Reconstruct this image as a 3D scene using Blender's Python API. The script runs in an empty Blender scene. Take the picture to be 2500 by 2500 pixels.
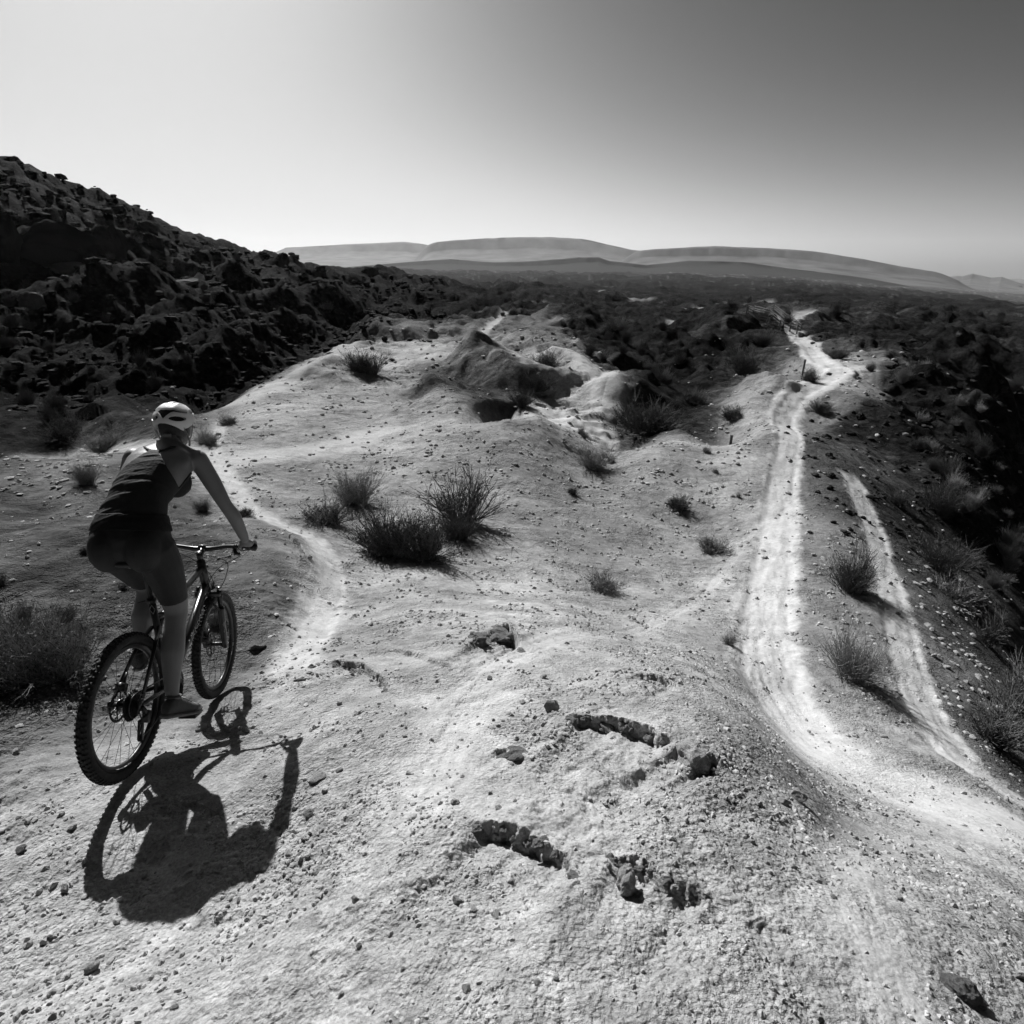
import bpy, bmesh, math, random
import numpy as np
from mathutils import Vector, Matrix, noise as mnoise
random.seed(7)
scene = bpy.context.scene
C = scene.collection

# ---------------------------------------------------------------- camera, sky, sun, exposure
F_PX, HALF = 1080.0, 966.0                      # focal length in units of a 1932-wide picture
PITCH = math.atan(466/1080)
EYE = 2.40
cam_d = bpy.data.cameras.new('camera'); cam_d.sensor_width = 36; cam_d.lens = 36*F_PX/1932
cam_d.clip_start = 0.05; cam_d.clip_end = 60000
cam = bpy.data.objects.new('camera', cam_d); C.objects.link(cam)
cam.location = (0, 0, EYE); cam.rotation_euler = (math.pi/2 - PITCH, 0, 0)
scene.camera = cam

SUN_AZ, SUN_EL = math.radians(-28.5), math.radians(36)   # azimuth from +Y towards +X
world = bpy.data.worlds.new('World'); scene.world = world; world.use_nodes = True
wn = world.node_tree; wn.nodes.clear()
sky = wn.nodes.new('ShaderNodeTexSky'); sky.sky_type = 'NISHITA'; sky.sun_disc = False
sky.sun_elevation = SUN_EL; sky.sun_rotation = SUN_AZ
sky.air_density = 1.0; sky.dust_density = 2.3; sky.ozone_density = 2.0; sky.altitude = 1300
sep = wn.nodes.new('ShaderNodeSeparateColor')          # black-and-white film behind a red filter
def wmath(op, a, b=None):
    n = wn.nodes.new('ShaderNodeMath'); n.operation = op
    for k, q in enumerate((a, b)):
        if q is None: continue
        if isinstance(q, (int, float)): n.inputs[k].default_value = q
        else: wn.links.new(q, n.inputs[k])
    return n.outputs[0]
bg = wn.nodes.new('ShaderNodeBackground'); bg.inputs['Strength'].default_value = 0.10
wo = wn.nodes.new('ShaderNodeOutputWorld')
wn.links.new(sky.outputs[0], sep.inputs[0])
# film response: dark blue sky falls off steeply, the glow rolls off below white
dens = wmath('POWER', wmath('MULTIPLY', sep.outputs[0], .1), 2.7)
film = wmath('SUBTRACT', 1.0, wmath('EXPONENT', wmath('MULTIPLY', dens, -4.7)))
wn.links.new(wmath('MULTIPLY', film, 5.0), bg.inputs['Color'])
wn.links.new(bg.outputs[0], wo.inputs['Surface'])

sun_l = bpy.data.lights.new('sun', 'SUN'); sun_l.energy = 5.0; sun_l.angle = math.radians(0.55)
sun = bpy.data.objects.new('sun', sun_l); C.objects.link(sun)
sun_dir = Vector((math.sin(SUN_AZ)*math.cos(SUN_EL), math.cos(SUN_AZ)*math.cos(SUN_EL), math.sin(SUN_EL)))
sun.rotation_euler = (-sun_dir).to_track_quat('-Z', 'Y').to_euler(); sun.location = (0, 0, 60)

scene.view_settings.view_transform = 'Standard'; scene.view_settings.look = 'None'
scene.view_settings.exposure = 0.5; scene.view_settings.gamma = 1.0
scene.render.engine = 'CYCLES'
scene.cycles.max_bounces = 3; scene.cycles.diffuse_bounces = 1; scene.cycles.volume_bounces = 0
scene.cycles.transparent_max_bounces = 8; scene.cycles.use_adaptive_sampling = True; scene.cycles.adaptive_threshold = 0.03

# ---------------------------------------------------------------- helpers: tags, materials, meshes
def tag(o, label=None, cat=None, group=None, kind=None):
    if label: o['label'] = label
    if cat: o['category'] = cat
    if group: o['group'] = group
    if kind: o['kind'] = kind
    return o

def empty(name, loc=(0, 0, 0), parent=None):
    o = bpy.data.objects.new(name, None); C.objects.link(o); o.location = loc
    o.empty_display_size = 0.1
    if parent: o.parent = parent
    return o

def link(name, me, mat=None, parent=None, smooth=False):
    o = bpy.data.objects.new(name, me); C.objects.link(o)
    if mat and not me.materials: me.materials.append(mat)
    if parent: o.parent = parent
    if smooth: me.polygons.foreach_set('use_smooth', [True]*len(me.polygons))
    return o

def mat_plain(name, val, rough=0.6, metal=0.0, bump=0.0, bscale=200, var=0.0, vscale=20, spec=0.5, trans=0.0):
    m = bpy.data.materials.new(name); m.use_nodes = True
    nt = m.node_tree; b = nt.nodes['Principled BSDF']
    b.inputs['Base Color'].default_value = (val, val, val, 1)
    b.inputs['Roughness'].default_value = rough; b.inputs['Metallic'].default_value = metal
    b.inputs['Specular IOR Level'].default_value = spec
    tc = nt.nodes.new('ShaderNodeTexCoord')
    if var > 0:
        n = nt.nodes.new('ShaderNodeTexNoise'); n.inputs['Scale'].default_value = vscale; n.inputs['Detail'].default_value = 6
        nt.links.new(tc.outputs['Object'], n.inputs['Vector'])
        r = nt.nodes.new('ShaderNodeMapRange'); r.inputs['From Min'].default_value = .3; r.inputs['From Max'].default_value = .7
        r.inputs['To Min'].default_value = max(0, val*(1-var)); r.inputs['To Max'].default_value = val*(1+var)
        nt.links.new(n.outputs['Fac'], r.inputs['Value']); nt.links.new(r.outputs[0], b.inputs['Base Color'])
    if bump > 0:
        n2 = nt.nodes.new('ShaderNodeTexNoise'); n2.inputs['Scale'].default_value = bscale; n2.inputs['Detail'].default_value = 5
        nt.links.new(tc.outputs['Object'], n2.inputs['Vector'])
        bp = nt.nodes.new('ShaderNodeBump'); bp.inputs['Strength'].default_value = bump; bp.inputs['Distance'].default_value = 1.0/bscale
        nt.links.new(n2.outputs['Fac'], bp.inputs['Height']); nt.links.new(bp.outputs[0], b.inputs['Normal'])
    return m

class MB:
    """collects vertices and faces of one mesh"""
    def __init__(s): s.v = []; s.f = []
    def add(s, vs, fs):
        o = len(s.v); s.v.extend([tuple(p) for p in vs]); s.f.extend([tuple(i+o for i in f) for f in fs])
    def box(s, c, h, R=None):
        c = Vector(c); P = [Vector((x*h[0], y*h[1], z*h[2])) for x in (-1, 1) for y in (-1, 1) for z in (-1, 1)]
        if R is not None: P = [R @ p for p in P]
        s.add([c+p for p in P], [(0, 1, 3, 2), (4, 6, 7, 5), (0, 4, 5, 1), (2, 3, 7, 6), (0, 2, 6, 4), (1, 5, 7, 3)])
    def loft(s, rings, cap=True, closed=True):
        n = len(rings[0]); vs = [p for r in rings for p in r]; fs = []
        for i in range(len(rings)-1):
            for j in range(n if closed else n-1):
                k = (j+1) % n; fs.append((i*n+j, i*n+k, (i+1)*n+k, (i+1)*n+j))
        if cap:
            fs.append(tuple(reversed(range(n)))); fs.append(tuple((len(rings)-1)*n+j for j in range(n)))
        s.add(vs, fs)
    def tube(s, pts, rad, n=8, cap=True, flat=None):
        pts = [Vector(p) for p in pts]
        if not hasattr(rad, '__len__'): rad = [rad]*len(pts)
        rings = []; ref = None
        for i, p in enumerate(pts):
            t = (pts[min(i+1, len(pts)-1)] - pts[max(i-1, 0)]).normalized()
            if ref is None:
                ref = Vector((0, 0, 1)) if abs(t.z) < .9 else Vector((0, 1, 0))
            a = (ref - t*ref.dot(t)).normalized(); ref = a; b = t.cross(a)
            ra, rb = (rad[i], rad[i]) if not hasattr(rad[i], '__len__') else rad[i]
            rings.append([p + a*(math.cos(2*math.pi*k/n)*ra) + b*(math.sin(2*math.pi*k/n)*rb) for k in range(n)])
        s.loft(rings, cap)
    def torus(s, R, r, n=48, m=10, c=(0, 0, 0), prof=None):   # axis along Y
        vs = []; fs = []
        for i in range(n):
            a = 2*math.pi*i/n
            for j in range(m):
                if prof: dr, dy = prof[j]
                else: b = 2*math.pi*j/m; dr, dy = r*math.cos(b), r*math.sin(b)
                vs.append((c[0]+(R+dr)*math.cos(a), c[1]+dy, c[2]+(R+dr)*math.sin(a)))
        for i in range(n):
            for j in range(m):
                i2 = (i+1) % n; j2 = (j+1) % m
                fs.append((i*m+j, i*m+j2, i2*m+j2, i2*m+j))
        s.add(vs, fs)
    def disc(s, c, R, h, n=32, axis='y', Rin=0):             # thick disc, axis Y
        if Rin:
            pr = [(0, -h), (0, h), (-(R-Rin), h), (-(R-Rin), -h)]
            s.torus(R, 0, n, 4, c, pr)
        else:
            r0 = [Vector((c[0]+R*math.cos(2*math.pi*k/n), c[1]-h, c[2]+R*math.sin(2*math.pi*k/n))) for k in range(n)]
            r1 = [Vector((p.x, c[1]+h, p.z)) for p in r0]
            s.loft([r0, r1])
    def mesh(s, name):
        me = bpy.data.meshes.new(name); me.from_pydata(s.v, [], s.f); me.validate()
        bm = bmesh.new(); bm.from_mesh(me); bmesh.ops.recalc_face_normals(bm, faces=bm.faces); bm.to_mesh(me); bm.free()
        me.update(); return me
    def build(s, name, mat, parent=None, smooth=False):
        return link(name, s.mesh(name), mat, parent, smooth)

# ---------------------------------------------------------------- pixel rays and terrain height
CP, SP = math.cos(PITCH), math.sin(PITCH)
def ray(u, v):
    x = (u-HALF)/F_PX; y = -(v-HALF)/F_PX
    return np.array([x, CP + y*SP, -SP + y*CP])
def pt_drop(u, v, d):
    r = ray(u, v); t = -d/r[2]; return r*t
def pt_range(u, v, rng):
    r = ray(u, v); t = rng/math.hypot(r[0], r[1]); return r*t

# control points: (u, v, drop below the eye) for ground close by
NEAR = [
 (0,1932,2.12),(300,1932,2.05),(700,1932,1.86),(966,1932,1.78),(1300,1932,1.76),(1600,1932,1.84),(1932,1932,2.05),
 (0,1700,2.30),(300,1700,2.27),(600,1700,2.10),(966,1700,1.92),(1300,1700,1.90),(1600,1700,2.02),(1800,1700,2.25),(1932,1720,2.45),
 (0,1480,2.42),(221,1481,2.41),(400,1440,2.46),(600,1480,2.25),(900,1480,2.12),(1200,1480,2.08),(1430,1480,2.2),(1540,1530,2.38),
 (397,1321,2.77),(600,1300,2.62),(600,1255,2.70),(900,1300,2.46),(1200,1300,2.38),(1340,1310,2.55),
 (0,1300,2.72),(200,1300,2.76),(930,1190,2.95),(750,1210,3.0),(1050,1200,3.0),(1260,1255,2.75),
 (1395,1335,2.62),(1460,1415,2.52),(1570,1560,2.45),(1700,1590,2.62),(1760,1600,2.75),(1910,1660,2.75),
 (1440,1250,4.25),(1440,1312,4.1),(1510,1400,3.85),(1600,1460,3.65),(1700,1510,3.5),(1800,1520,3.55),(1932,1590,3.35),
 (1450,1200,4.6),(1455,1100,4.95),(1465,1000,5.15),(1478,900,5.1),
 (1600,900,5.15),(1650,1000,5.3),(1690,1150,5.0),(1720,1300,4.6),(1800,1420,4.25),(1932,1530,3.95),
 (1570,1000,5.1),(1570,1150,4.85),(1600,1300,4.3),
 (1780,1050,6.1),(1850,1200,5.9),(1932,1330,5.6),(1932,1150,7.2),(1932,980,9.0),(1820,950,7.0),(1700,880,6.0),
 (1350,1030,5.35),(1250,1100,4.9),(1200,1200,3.9),(1100,1100,4.7),(1300,960,5.4),(1150,900,5.2),(1330,1180,4.4),
 (760,1050,4.4),(870,1000,4.6),(670,950,4.6),(615,990,4.35),(625,1100,3.85),(610,1190,3.35),(530,985,4.15),(590,1015,4.1),
 (980,960,4.9),(1000,1040,4.7),(900,1120,4.1),(760,1130,3.8),(1100,1180,3.4),
 (0,985,3.3),(200,980,3.35),(400,985,3.5),(480,1000,3.65),(575,1045,3.55),
 (0,1100,2.98),(200,1100,3.05),(400,1100,3.2),(100,1200,2.82),(450,1180,3.05),(525,1150,3.25),(480,1245,2.98),
 (900,880,4.7),(800,900,4.6),(700,890,4.6),(950,796,4.45),(860,795,4.5),(1030,835,4.7),(1070,880,4.95),(1000,790,5.9),(1050,806,6.0),(1150,832,6.0),(1260,833,5.0),(1380,842,4.95),(1190,850,5.1),(1440,800,4.9),(1495,812,4.85),(1560,830,5.0),(450,930,4.2),(440,880,4.3),(380,880,4.25),(0,870,3.9),(150,862,4.0),(260,850,4.1),(0,930,3.6),(150,930,3.65),(300,930,3.8),(560,830,4.5),(650,830,4.6),(430,785,4.6),(370,775,4.7),(600,730,4.6),(780,760,4.9),(830,770,4.9),(860,740,5.0),
]
# (u, v, horizontal distance) for ground further off
FAR = [
 
 
 
 (870,668,31),(930,715,28),(960,770,24),(1010,775,24),
 (640,652,36),(720,627,43),(800,630,43),(560,690,31),(480,730,26),(760,680,31),
 (895,642,41),(1030,700,31),(1100,705,28.5),(1150,760,24),(1000,640,41),(980,618,46),(940,598,55),(1080,660,36),
 (1230,770,27),(1200,730,33),(1250,690,42),(1120,640,47),
 (1440,722,29),(1500,738,27),(1545,715,31),(1590,690,36),(1530,658,44),(1575,668,42),(1520,634,50),(1440,620,60),(1400,614,60),(1480,602,70),(1530,591,80),
 (1400,705,35),(1320,700,37),(1300,665,45),(1200,660,50),(1300,640,56),(1340,770,26),(1290,800,23),(1420,760,25),
 (1640,760,27),(1700,720,36),(1750,800,30),(1850,850,30),(1932,800,49),(1800,700,46),(1932,690,60),(1650,690,38),(1600,640,50),
 (1800,630,110),(1932,610,150),(1650,605,110),(1650,580,220),(1400,565,240),(1900,582,420),(1580,590,95),
 (1200,565,200),(1200,600,95),(1000,562,120),(850,548,130),(1100,585,95),(1330,590,110),
 (780,532,150),(900,537,170),(1000,547,190),
 (1100,532,700),(1450,528,900),(1700,560,800),(1300,548,420),(900,528,600),(1932,577,1200),
 (966,516,2500),(1400,520,2500),(1932,565,2500),(500,510,2500),(0,512,2500),
 (966,507,8500),(1932,545,8500),(0,507,8500),(1500,515,8500),
 (0,324,112),(150,377,110),(232,407,108),(300,447,104),(318,464,102),(430,481,112),(500,489,120),(560,506,128),(600,514,125),(700,517,125),
 (0,450,88),(150,470,86),(300,500,92),(0,560,70),(200,560,70),(400,560,76),(600,570,78),(800,580,82),(0,650,54),(200,650,53),(400,640,56),(600,610,66),(720,602,58),
 (0,740,40),(200,740,38),(400,700,40),(0,825,25),(200,795,26),(300,785,24),(520,660,48),
 
]
# (azimuth degrees, range, z relative to the eye) hidden or out of frame
POLAR = [
 (-40,200,12),(-30,220,-8),(-25,260,-14),(-15,330,-16),(-5,330,-17),(-45,200,30),
 (-12,60,-8),(-18,55,-7.5),(-20,44,-6.6),(-25,34,-6.8),(-30,28,-7),(22,21,-6.0),(12,19.5,-6.3),(-1,19.5,-5.9),(27,23,-5.6),(27,57,-6.5),
 (-37,10.9,-3.75),(-42,11.2,-3.7),(-31,10.2,-4.0),(-40,20,-5.6),
 (55,4,-3.3),(55,8,-5.6),(55,15,-9),(55,40,-14),(55,150,-20),(55,1000,-90),(70,5,-3.4),(70,20,-9),(70,200,-20),
 (-55,4,-2.55),(-55,8,-3.1),(-55,20,-5.0),(-55,60,2),(-55,110,36),(-55,400,80),(-70,4,-2.5),(-70,15,-4),(-70,80,10),(-70,200,60),(-55,2500,-40),(-70,1000,20),
 (0,.25,-1.72),(-65,2,-2.15),(65,2,-2.15)
]
ctr, val = [], []
for u, v, d in NEAR:
    p = pt_drop(u, v, d); ctr.append((math.atan2(p[0], p[1]), math.hypot(p[0], p[1]))); val.append(p[2])
for u, v, rg in FAR:
    p = pt_range(u, v, rg); ctr.append((math.atan2(p[0], p[1]), math.hypot(p[0], p[1]))); val.append(p[2])
for a, rg, z in POLAR:
    ctr.append((math.radians(a), rg)); val.append(z)
ctr = np.array(ctr); val = np.array(val)
KR = 0.42
def dom(az, r): return np.stack([az, KR*np.log(r+.4)], -1)
CT = dom(ctr[:, 0], ctr[:, 1]); QV = val/(ctr[:, 1]+3)
CC = 0.045
def phi(A, B):
    d2 = ((A[:, None, 0]-B[None, :, 0])**2 + (A[:, None, 1]-B[None, :, 1])**2)
    return np.sqrt(d2 + CC*CC)
nC = len(CT)
Pm = np.c_[np.ones(nC), CT]
K = np.zeros((nC+3, nC+3)); K[:nC, :nC] = phi(CT, CT) - 2e-3*np.eye(nC); K[:nC, nC:] = Pm; K[nC:, :nC] = Pm.T
W_RBF = np.linalg.solve(K, np.r_[QV, 0, 0, 0])

def base_height(x, y):
    """smooth landform, z in world metres"""
    x = np.asarray(x, float); y = np.asarray(y, float); sh = x.shape
    x = x.ravel(); y = y.ravel(); r = np.hypot(x, y); az = np.arctan2(x, y)
    azc = np.clip(az, -1.35, 1.35); out = np.empty_like(r)
    for i in range(0, len(r), 40000):
        D = dom(azc[i:i+40000], r[i:i+40000])
        q = phi(D, CT) @ W_RBF[:nC] + W_RBF[nC] + D @ W_RBF[nC+1:]
        out[i:i+40000] = q*(r[i:i+40000]+3)
    gen = -1.7 - 0.12*r/(1+r/60.)
    w = np.clip((np.abs(az)-1.15)/0.9, 0, 1); w = w*w*(3-2*w)
    return (out*(1-w) + gen*w + EYE).reshape(sh)

def _h(ix, iy, s):
    n = (ix*374761393 + iy*668265263 + s*974634777) & 0xffffffff
    n = ((n ^ (n >> 13))*1274126177) & 0xffffffff
    return ((n ^ (n >> 16)) & 0xffff)/65535.0*2*np.pi
def perlin(x, y, s=0):
    x0 = np.floor(x).astype(np.int64); y0 = np.floor(y).astype(np.int64); fx = x-x0; fy = y-y0
    u = fx*fx*fx*(fx*(fx*6-15)+10); v = fy*fy*fy*(fy*(fy*6-15)+10)
    def g(i, j):
        a = _h(x0+i, y0+j, s); return np.cos(a)*(fx-i) + np.sin(a)*(fy-j)
    a = g(0, 0); b = g(1, 0); c = g(0, 1); d = g(1, 1)
    return (a + u*(b-a) + v*((c + u*(d-c)) - (a + u*(b-a))))*1.45
def sstep(a, b, x):
    t = np.clip((x-a)/(b-a), 0, 1); return t*t*(3-2*t)

def drop_px(u, v, full=False):
    """first hit of a picture ray with the ground"""
    d = ray(u, v); t = np.geomspace(0.5, 9500, 700)
    P = d[None]*t[:, None]; dz = P[:, 2]+EYE - base_height(P[:, 0], P[:, 1])
    k = np.argmax(dz < 0)
    if dz[k] >= 0: return None
    a, b = t[max(k-1, 0)], t[k]
    if full: a *= .93; b *= 1.05
    tt = np.linspace(a, b, 60); P = d[None]*tt[:, None]
    f = height if full else base_height
    dz = P[:, 2]+EYE - f(P[:, 0], P[:, 1])
    k = np.argmax(dz < 0) if (dz < 0).any() else -1
    p = P[k]
    return np.array([p[0], p[1], p[2]+EYE-dz[k]])

def poly_dist(x, y, P, cum=False):
    """distance to a polyline, signed side, parameter 0..1 along it"""
    best = np.full(x.shape, 1e9); side = np.zeros(x.shape); par = np.zeros(x.shape)
    L = np.r_[0, np.cumsum(np.hypot(*(P[1:, :2]-P[:-1, :2]).T))]
    for i in range(len(P)-1):
        a = P[i, :2]; b = P[i+1, :2]; ab = b-a; l2 = ab@ab + 1e-12
        t = np.clip(((x-a[0])*ab[0] + (y-a[1])*ab[1])/l2, 0, 1)
        dx = x-a[0]-t*ab[0]; dy = y-a[1]-t*ab[1]; d = np.hypot(dx, dy)
        m = d < best; best[m] = d[m]; side[m] = np.sign(ab[0]*dy - ab[1]*dx)[m]; par[m] = ((L[i]+t*math.sqrt(l2))/L[-1])[m]
    return best, side, par, L[-1]
def px_line(pts):
    out = [drop_px(u, v) for u, v in pts]; return np.array([p for p in out if p is not None])

# trodden pale tracks: picture points dropped onto the ground, half width in metres, strength
TRACKS = [(px_line(p), w, s, f) for p, w, s, f in [
 ([(1990,1600),(1925,1575),(1700,1500),(1570,1430),(1490,1350),(1450,1280),(1445,1200),(1455,1100),(1468,1000),(1478,900),(1490,835),(1480,783),(1500,750),(1540,727),(1572,710),(1590,694),(1550,682),(1533,662),(1521,645),(1512,638),(1490,631),(1440,620),(1398,613)], .36, 1.0, .15),
 ([(1592,694),(1625,690),(1650,700)], .5, .6, .5),
 ([(1500,634),(1478,606),(1500,598),(1530,592)], .9, .9, .6),
 ([(1258,610),(1280,606),(1320,600),(1400,590)], 1.0, .8, .8),
 ([(540,1290),(560,1235),(598,1172),(624,1110),(620,1062),(592,1017),(535,990),(475,962),(430,900),(400,850),(420,790)], .17, .8, .12),
 ([(1990,1560),(1932,1510),(1800,1420),(1730,1310),(1690,1150),(1652,1010),(1612,910),(1588,880)], .23, .95, .09),
 ([(760,1600),(800,1520),(838,1430),(880,1340),(950,1245),(1100,1192),(1220,1180),(1330,1120),(1400,1020),(1450,960)], .09, .45, .30),
 ([(0,868),(140,862),(280,845),(420,870),(600,850),(760,800)], .5, .75, .6),
 ([(980,806),(1080,822),(1170,836)], .9, .95, .5),
 ([(1010,745),(950,690),(893,642),(940,606),(960,590)], .4, .8, .35),
 ([(1060,675),(1092,692),(1130,718),(1152,765),(1110,790)], .6, .8, .5),
 ([(640,660),(720,680),(800,650),(820,690)], 1.2, .5, 1.6),
 ([(420,770),(500,735),(600,690),(680,640)], .7, .6, .8),
 ([(1720,1990),(1680,1900),(1640,1750),(1600,1640),(1590,1590)], .09, .45, .10),
 ([(1520,1400),(1600,1450),(1720,1495),(1860,1545),(2000,1590)], .42, .75, .45),
 ([(1238,624),(1265,612),(1290,604)], .7, .7, .7), ([(1300,588),(1380,580),(1450,573)], 1.6, .6, 1.4), ([(990,572),(1030,582),(1060,596)], 1.0, .5, 1.2),
 ([(1840,690),(1890,694),(1932,704)], .9, .5, .9), ([(1080,556),(1150,560),(1220,574)], 1.8, .45, 1.6),
]]
# broken edges of the crust, dark riser towards the camera: picture points, riser height, fade length
LEDGES = [(px_line(p), a, l*1.9) for p, a, l in [
 ([(1065,1350),(1110,1352),(1160,1358),(1230,1378),(1290,1402)], .075, .24),
 ([(1285,1400),(1335,1432),(1380,1462)], .085, .2),
 ([(890,1546),(950,1556),(1010,1580),(1060,1612),(1098,1640)], .068, .2),
 ([(1148,1608),(1200,1622),(1265,1660),(1340,1700)], .052, .16),
 ([(555,1275),(580,1250),(640,1244),(690,1252),(745,1300)], .060, .35),
 ([(720,1222),(790,1232),(850,1262)], .035, .25),
 ([(925,1410),(960,1412),(1005,1428),(1015,1438)], .030, .10),
 ([(895,1205),(925,1180),(960,1185),(985,1215)], .17, .35),
 ([(1395,1740),(1450,1728),(1510,1748)], .018, .12),
 ([(1190,1270),(1240,1275),(1285,1300)], .05, .15),
 ([(390,1745),(420,1722),(470,1712)], .012, .10),
 ([(480,1000),(545,1010),(575,1040),(560,1075)], .10, .3),
]]

# eroded spurs: crest line, height, width of the camera-side flank, width of the far flank
SPURS = [(px_line(p), h, a, b) for p, h, a, b in [
 ([(852,668),(880,674),(930,712),(985,760),(1020,785)], 1.5, 1.9, 5.0),
 ([(850,800),(930,792),(985,800),(1025,835),(1062,872)], .85, 1.15, 3.5),
 ([(770,735),(830,748),(880,790)], .7, 1.3, 3.0),
 ([(1150,856),(1200,842),(1262,832),(1330,838)], .35, 1.6, .9),
 ([(560,720),(640,690),(720,690)], .5, 2.2, 1.5),
 ([(905,640),(980,652),(1060,690),(1120,745)], .8, 2.2, 2.2),
 ([(1380,735),(1440,722),(1490,738)], .5, 1.6, 1.4),
 ([(1180,775),(1250,745),(1330,735)], 1.2, 2.2, 3),
 ([(1160,700),(1260,668),(1370,660)], 1.4, 3.2, 4),
 ([(1000,600),(1100,625),(1180,665)], 1.4, 3, 4),
 ([(1230,640),(1330,622),(1400,640)], 1.2, 3.5, 4),
 ([(430,745),(330,772),(220,800),(100,815)], .9, 1.6, 3),
 ([(560,650),(420,690),(260,735),(100,760)], 1.6, 2.6, 4),
 ([(620,615),(460,640),(300,680),(60,700)], 2.0, 3.4, 5),
 ([(700,590),(560,590),(400,610),(200,625)], 2.4, 4.0, 6),
 ([(520,545),(380,565),(200,580),(0,600)], 2.6, 4.5, 7),
 ([(1640,760),(1720,850),(1800,960),(1870,1060)], .5, 1.3, 1.6),
 ([(1680,700),(1780,780),(1880,880)], 1.2, 2.4, 2.6),
 ([(1740,660),(1850,730),(1932,800)], 1.6, 3.2, 3.5),
 ([(1932,860),(1890,820),(1850,800)], .8, 2, 2),
]]
def spurs(x, y):
    dz = np.zeros(x.shape)
    for i, (P, h, wa, wb) in enumerate(SPURS):
        m_ = 1.5*max(wa, wb); lo = P[:, :2].min(0)-m_; hi = P[:, :2].max(0)+m_
        k = np.where((x > lo[0]) & (x < hi[0]) & (y > lo[1]) & (y < hi[1]))[0]
        if not len(k): continue
        d, sd, par, L = poly_dist(x[k], y[k], P)
        a0 = P[:-1, :2]; ab = P[1:, :2]-P[:-1, :2]
        cs = np.sign((ab[:, 0]*(0-a0[:, 1]) - ab[:, 1]*(0-a0[:, 0])).sum())
        near = sd*cs > 0
        f = 3.0/max(wa, 1)
        g = perlin(x[k]*f*.35, y[k]*f*.35, 200+i) + .5*perlin(x[k]*f, y[k]*f, 220+i)
        w = np.where(near, wa, wb)*(1+.28*g); t = np.clip(1-d/w, 0, 1)
        prof = np.where(near, t**1.15, t*t*(3-2*t))
        ends = sstep(0, .22, par)*(1-sstep(.72, 1, par))
        dz[k] = np.maximum(dz[k], h*prof*ends*(1+.25*perlin(par*5, par*0+i, 240)))
    return dz

# soil tone and roughness samples (azimuth/range); dark far slopes also carry painted shade and vignetting
SOIL_SHADE = [(u, v, a, k) for u, v, a, k in [
 (0,1800,0.4000,1.00),(500,1800,0.4200,1.00),(966,1800,0.4200,1.00),(1400,1800,0.3800,1.15),(1800,1800,0.3600,1.10),(300,1550,0.4200,0.90),(700,1500,0.4400,1.00),(1100,1500,0.3600,1.20),(1350,1500,0.3300,1.30),
 (600,1330,0.4400,1.00),(900,1330,0.4400,1.00),(1200,1330,0.4000,1.10),(1500,1380,0.5200,0.40),(1800,1560,0.4600,0.50),(1690,1430,0.3600,0.90),(1600,1250,0.2500,1.20),(1600,1080,0.2400,1.10),(1750,1250,0.2000,1.20),(1840,1330,0.1400,1.30),(1932,1400,0.0900,1.30),(1800,1100,0.1000,1.20),(1900,1200,0.0720,1.20),
 (1400,1150,0.4000,0.70),(1250,1150,0.3800,0.80),(1000,1130,0.4200,0.80),(760,1100,0.4200,0.80),(600,1130,0.4600,0.50),(900,940,0.2900,0.80),(1100,980,0.2700,0.80),(1300,1000,0.2800,0.90),(1380,900,0.3600,0.60),(1300,870,0.3400,0.60),(1150,870,0.2600,0.60),
 (0,1250,0.1100,1.90),(200,1150,0.1000,2.10),(400,1150,0.1200,2.10),(300,1030,0.1000,1.90),(520,1110,0.1500,1.80),(100,1020,0.1000,1.80),(0,960,0.0900,1.50),(250,940,0.1000,1.50),(150,900,0.1700,1.20),
 (450,900,0.3300,0.70),(650,900,0.3100,0.80),(700,830,0.3600,0.80),(560,770,0.3600,1.1),(700,700,0.3600,1.1),(780,650,0.2700,1.1),(820,800,0.3400,0.80),(950,830,0.2600,1.1),(950,720,0.0720,1.5),(880,740,0.0800,1.5),
 (1000,700,0.3000,1.3),(1100,740,0.3600,1.2),(920,660,0.2600,1.2),(1000,625,0.1600,1.00),(1080,820,0.4800,0.8),(1170,770,0.0960,1.7),(1250,780,0.0161,1.56),
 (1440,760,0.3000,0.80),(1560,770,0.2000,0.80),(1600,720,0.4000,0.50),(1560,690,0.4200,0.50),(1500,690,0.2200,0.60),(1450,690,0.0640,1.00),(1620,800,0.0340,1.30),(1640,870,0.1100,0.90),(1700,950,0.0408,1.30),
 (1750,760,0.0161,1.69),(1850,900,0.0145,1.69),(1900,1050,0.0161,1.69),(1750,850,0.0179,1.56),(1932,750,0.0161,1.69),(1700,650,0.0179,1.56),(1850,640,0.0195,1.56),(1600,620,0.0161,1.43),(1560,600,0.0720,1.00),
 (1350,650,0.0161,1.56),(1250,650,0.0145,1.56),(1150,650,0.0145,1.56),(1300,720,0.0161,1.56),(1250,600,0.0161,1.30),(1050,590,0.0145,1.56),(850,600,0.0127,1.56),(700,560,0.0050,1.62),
 (500,600,0.0058,1.75),(300,650,0.0058,1.75),(100,700,0.0050,1.75),(100,800,0.0050,1.50),(250,770,0.0064,1.37),(400,690,0.0058,1.62),(560,650,0.0064,1.50),(300,560,0.0058,1.75),(100,560,0.0058,1.75),(60,420,0.0058,1.87),(250,460,0.0058,1.87),(450,520,0.0058,1.62),(150,840,0.0800,1.00),  # left hill: dark ground, blackened further with the shade of its backlit face
 (1100,545,0.0161,0.91),(1400,560,0.0161,0.78),(1700,570,0.0195,0.78),(1900,580,0.0229,0.65),(1100,525,0.0229,0.65),(1500,530,0.0640,0.50),(966,512,0.0800,0.40),(1932,572,0.0720,0.40)]]
sp = []
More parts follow.
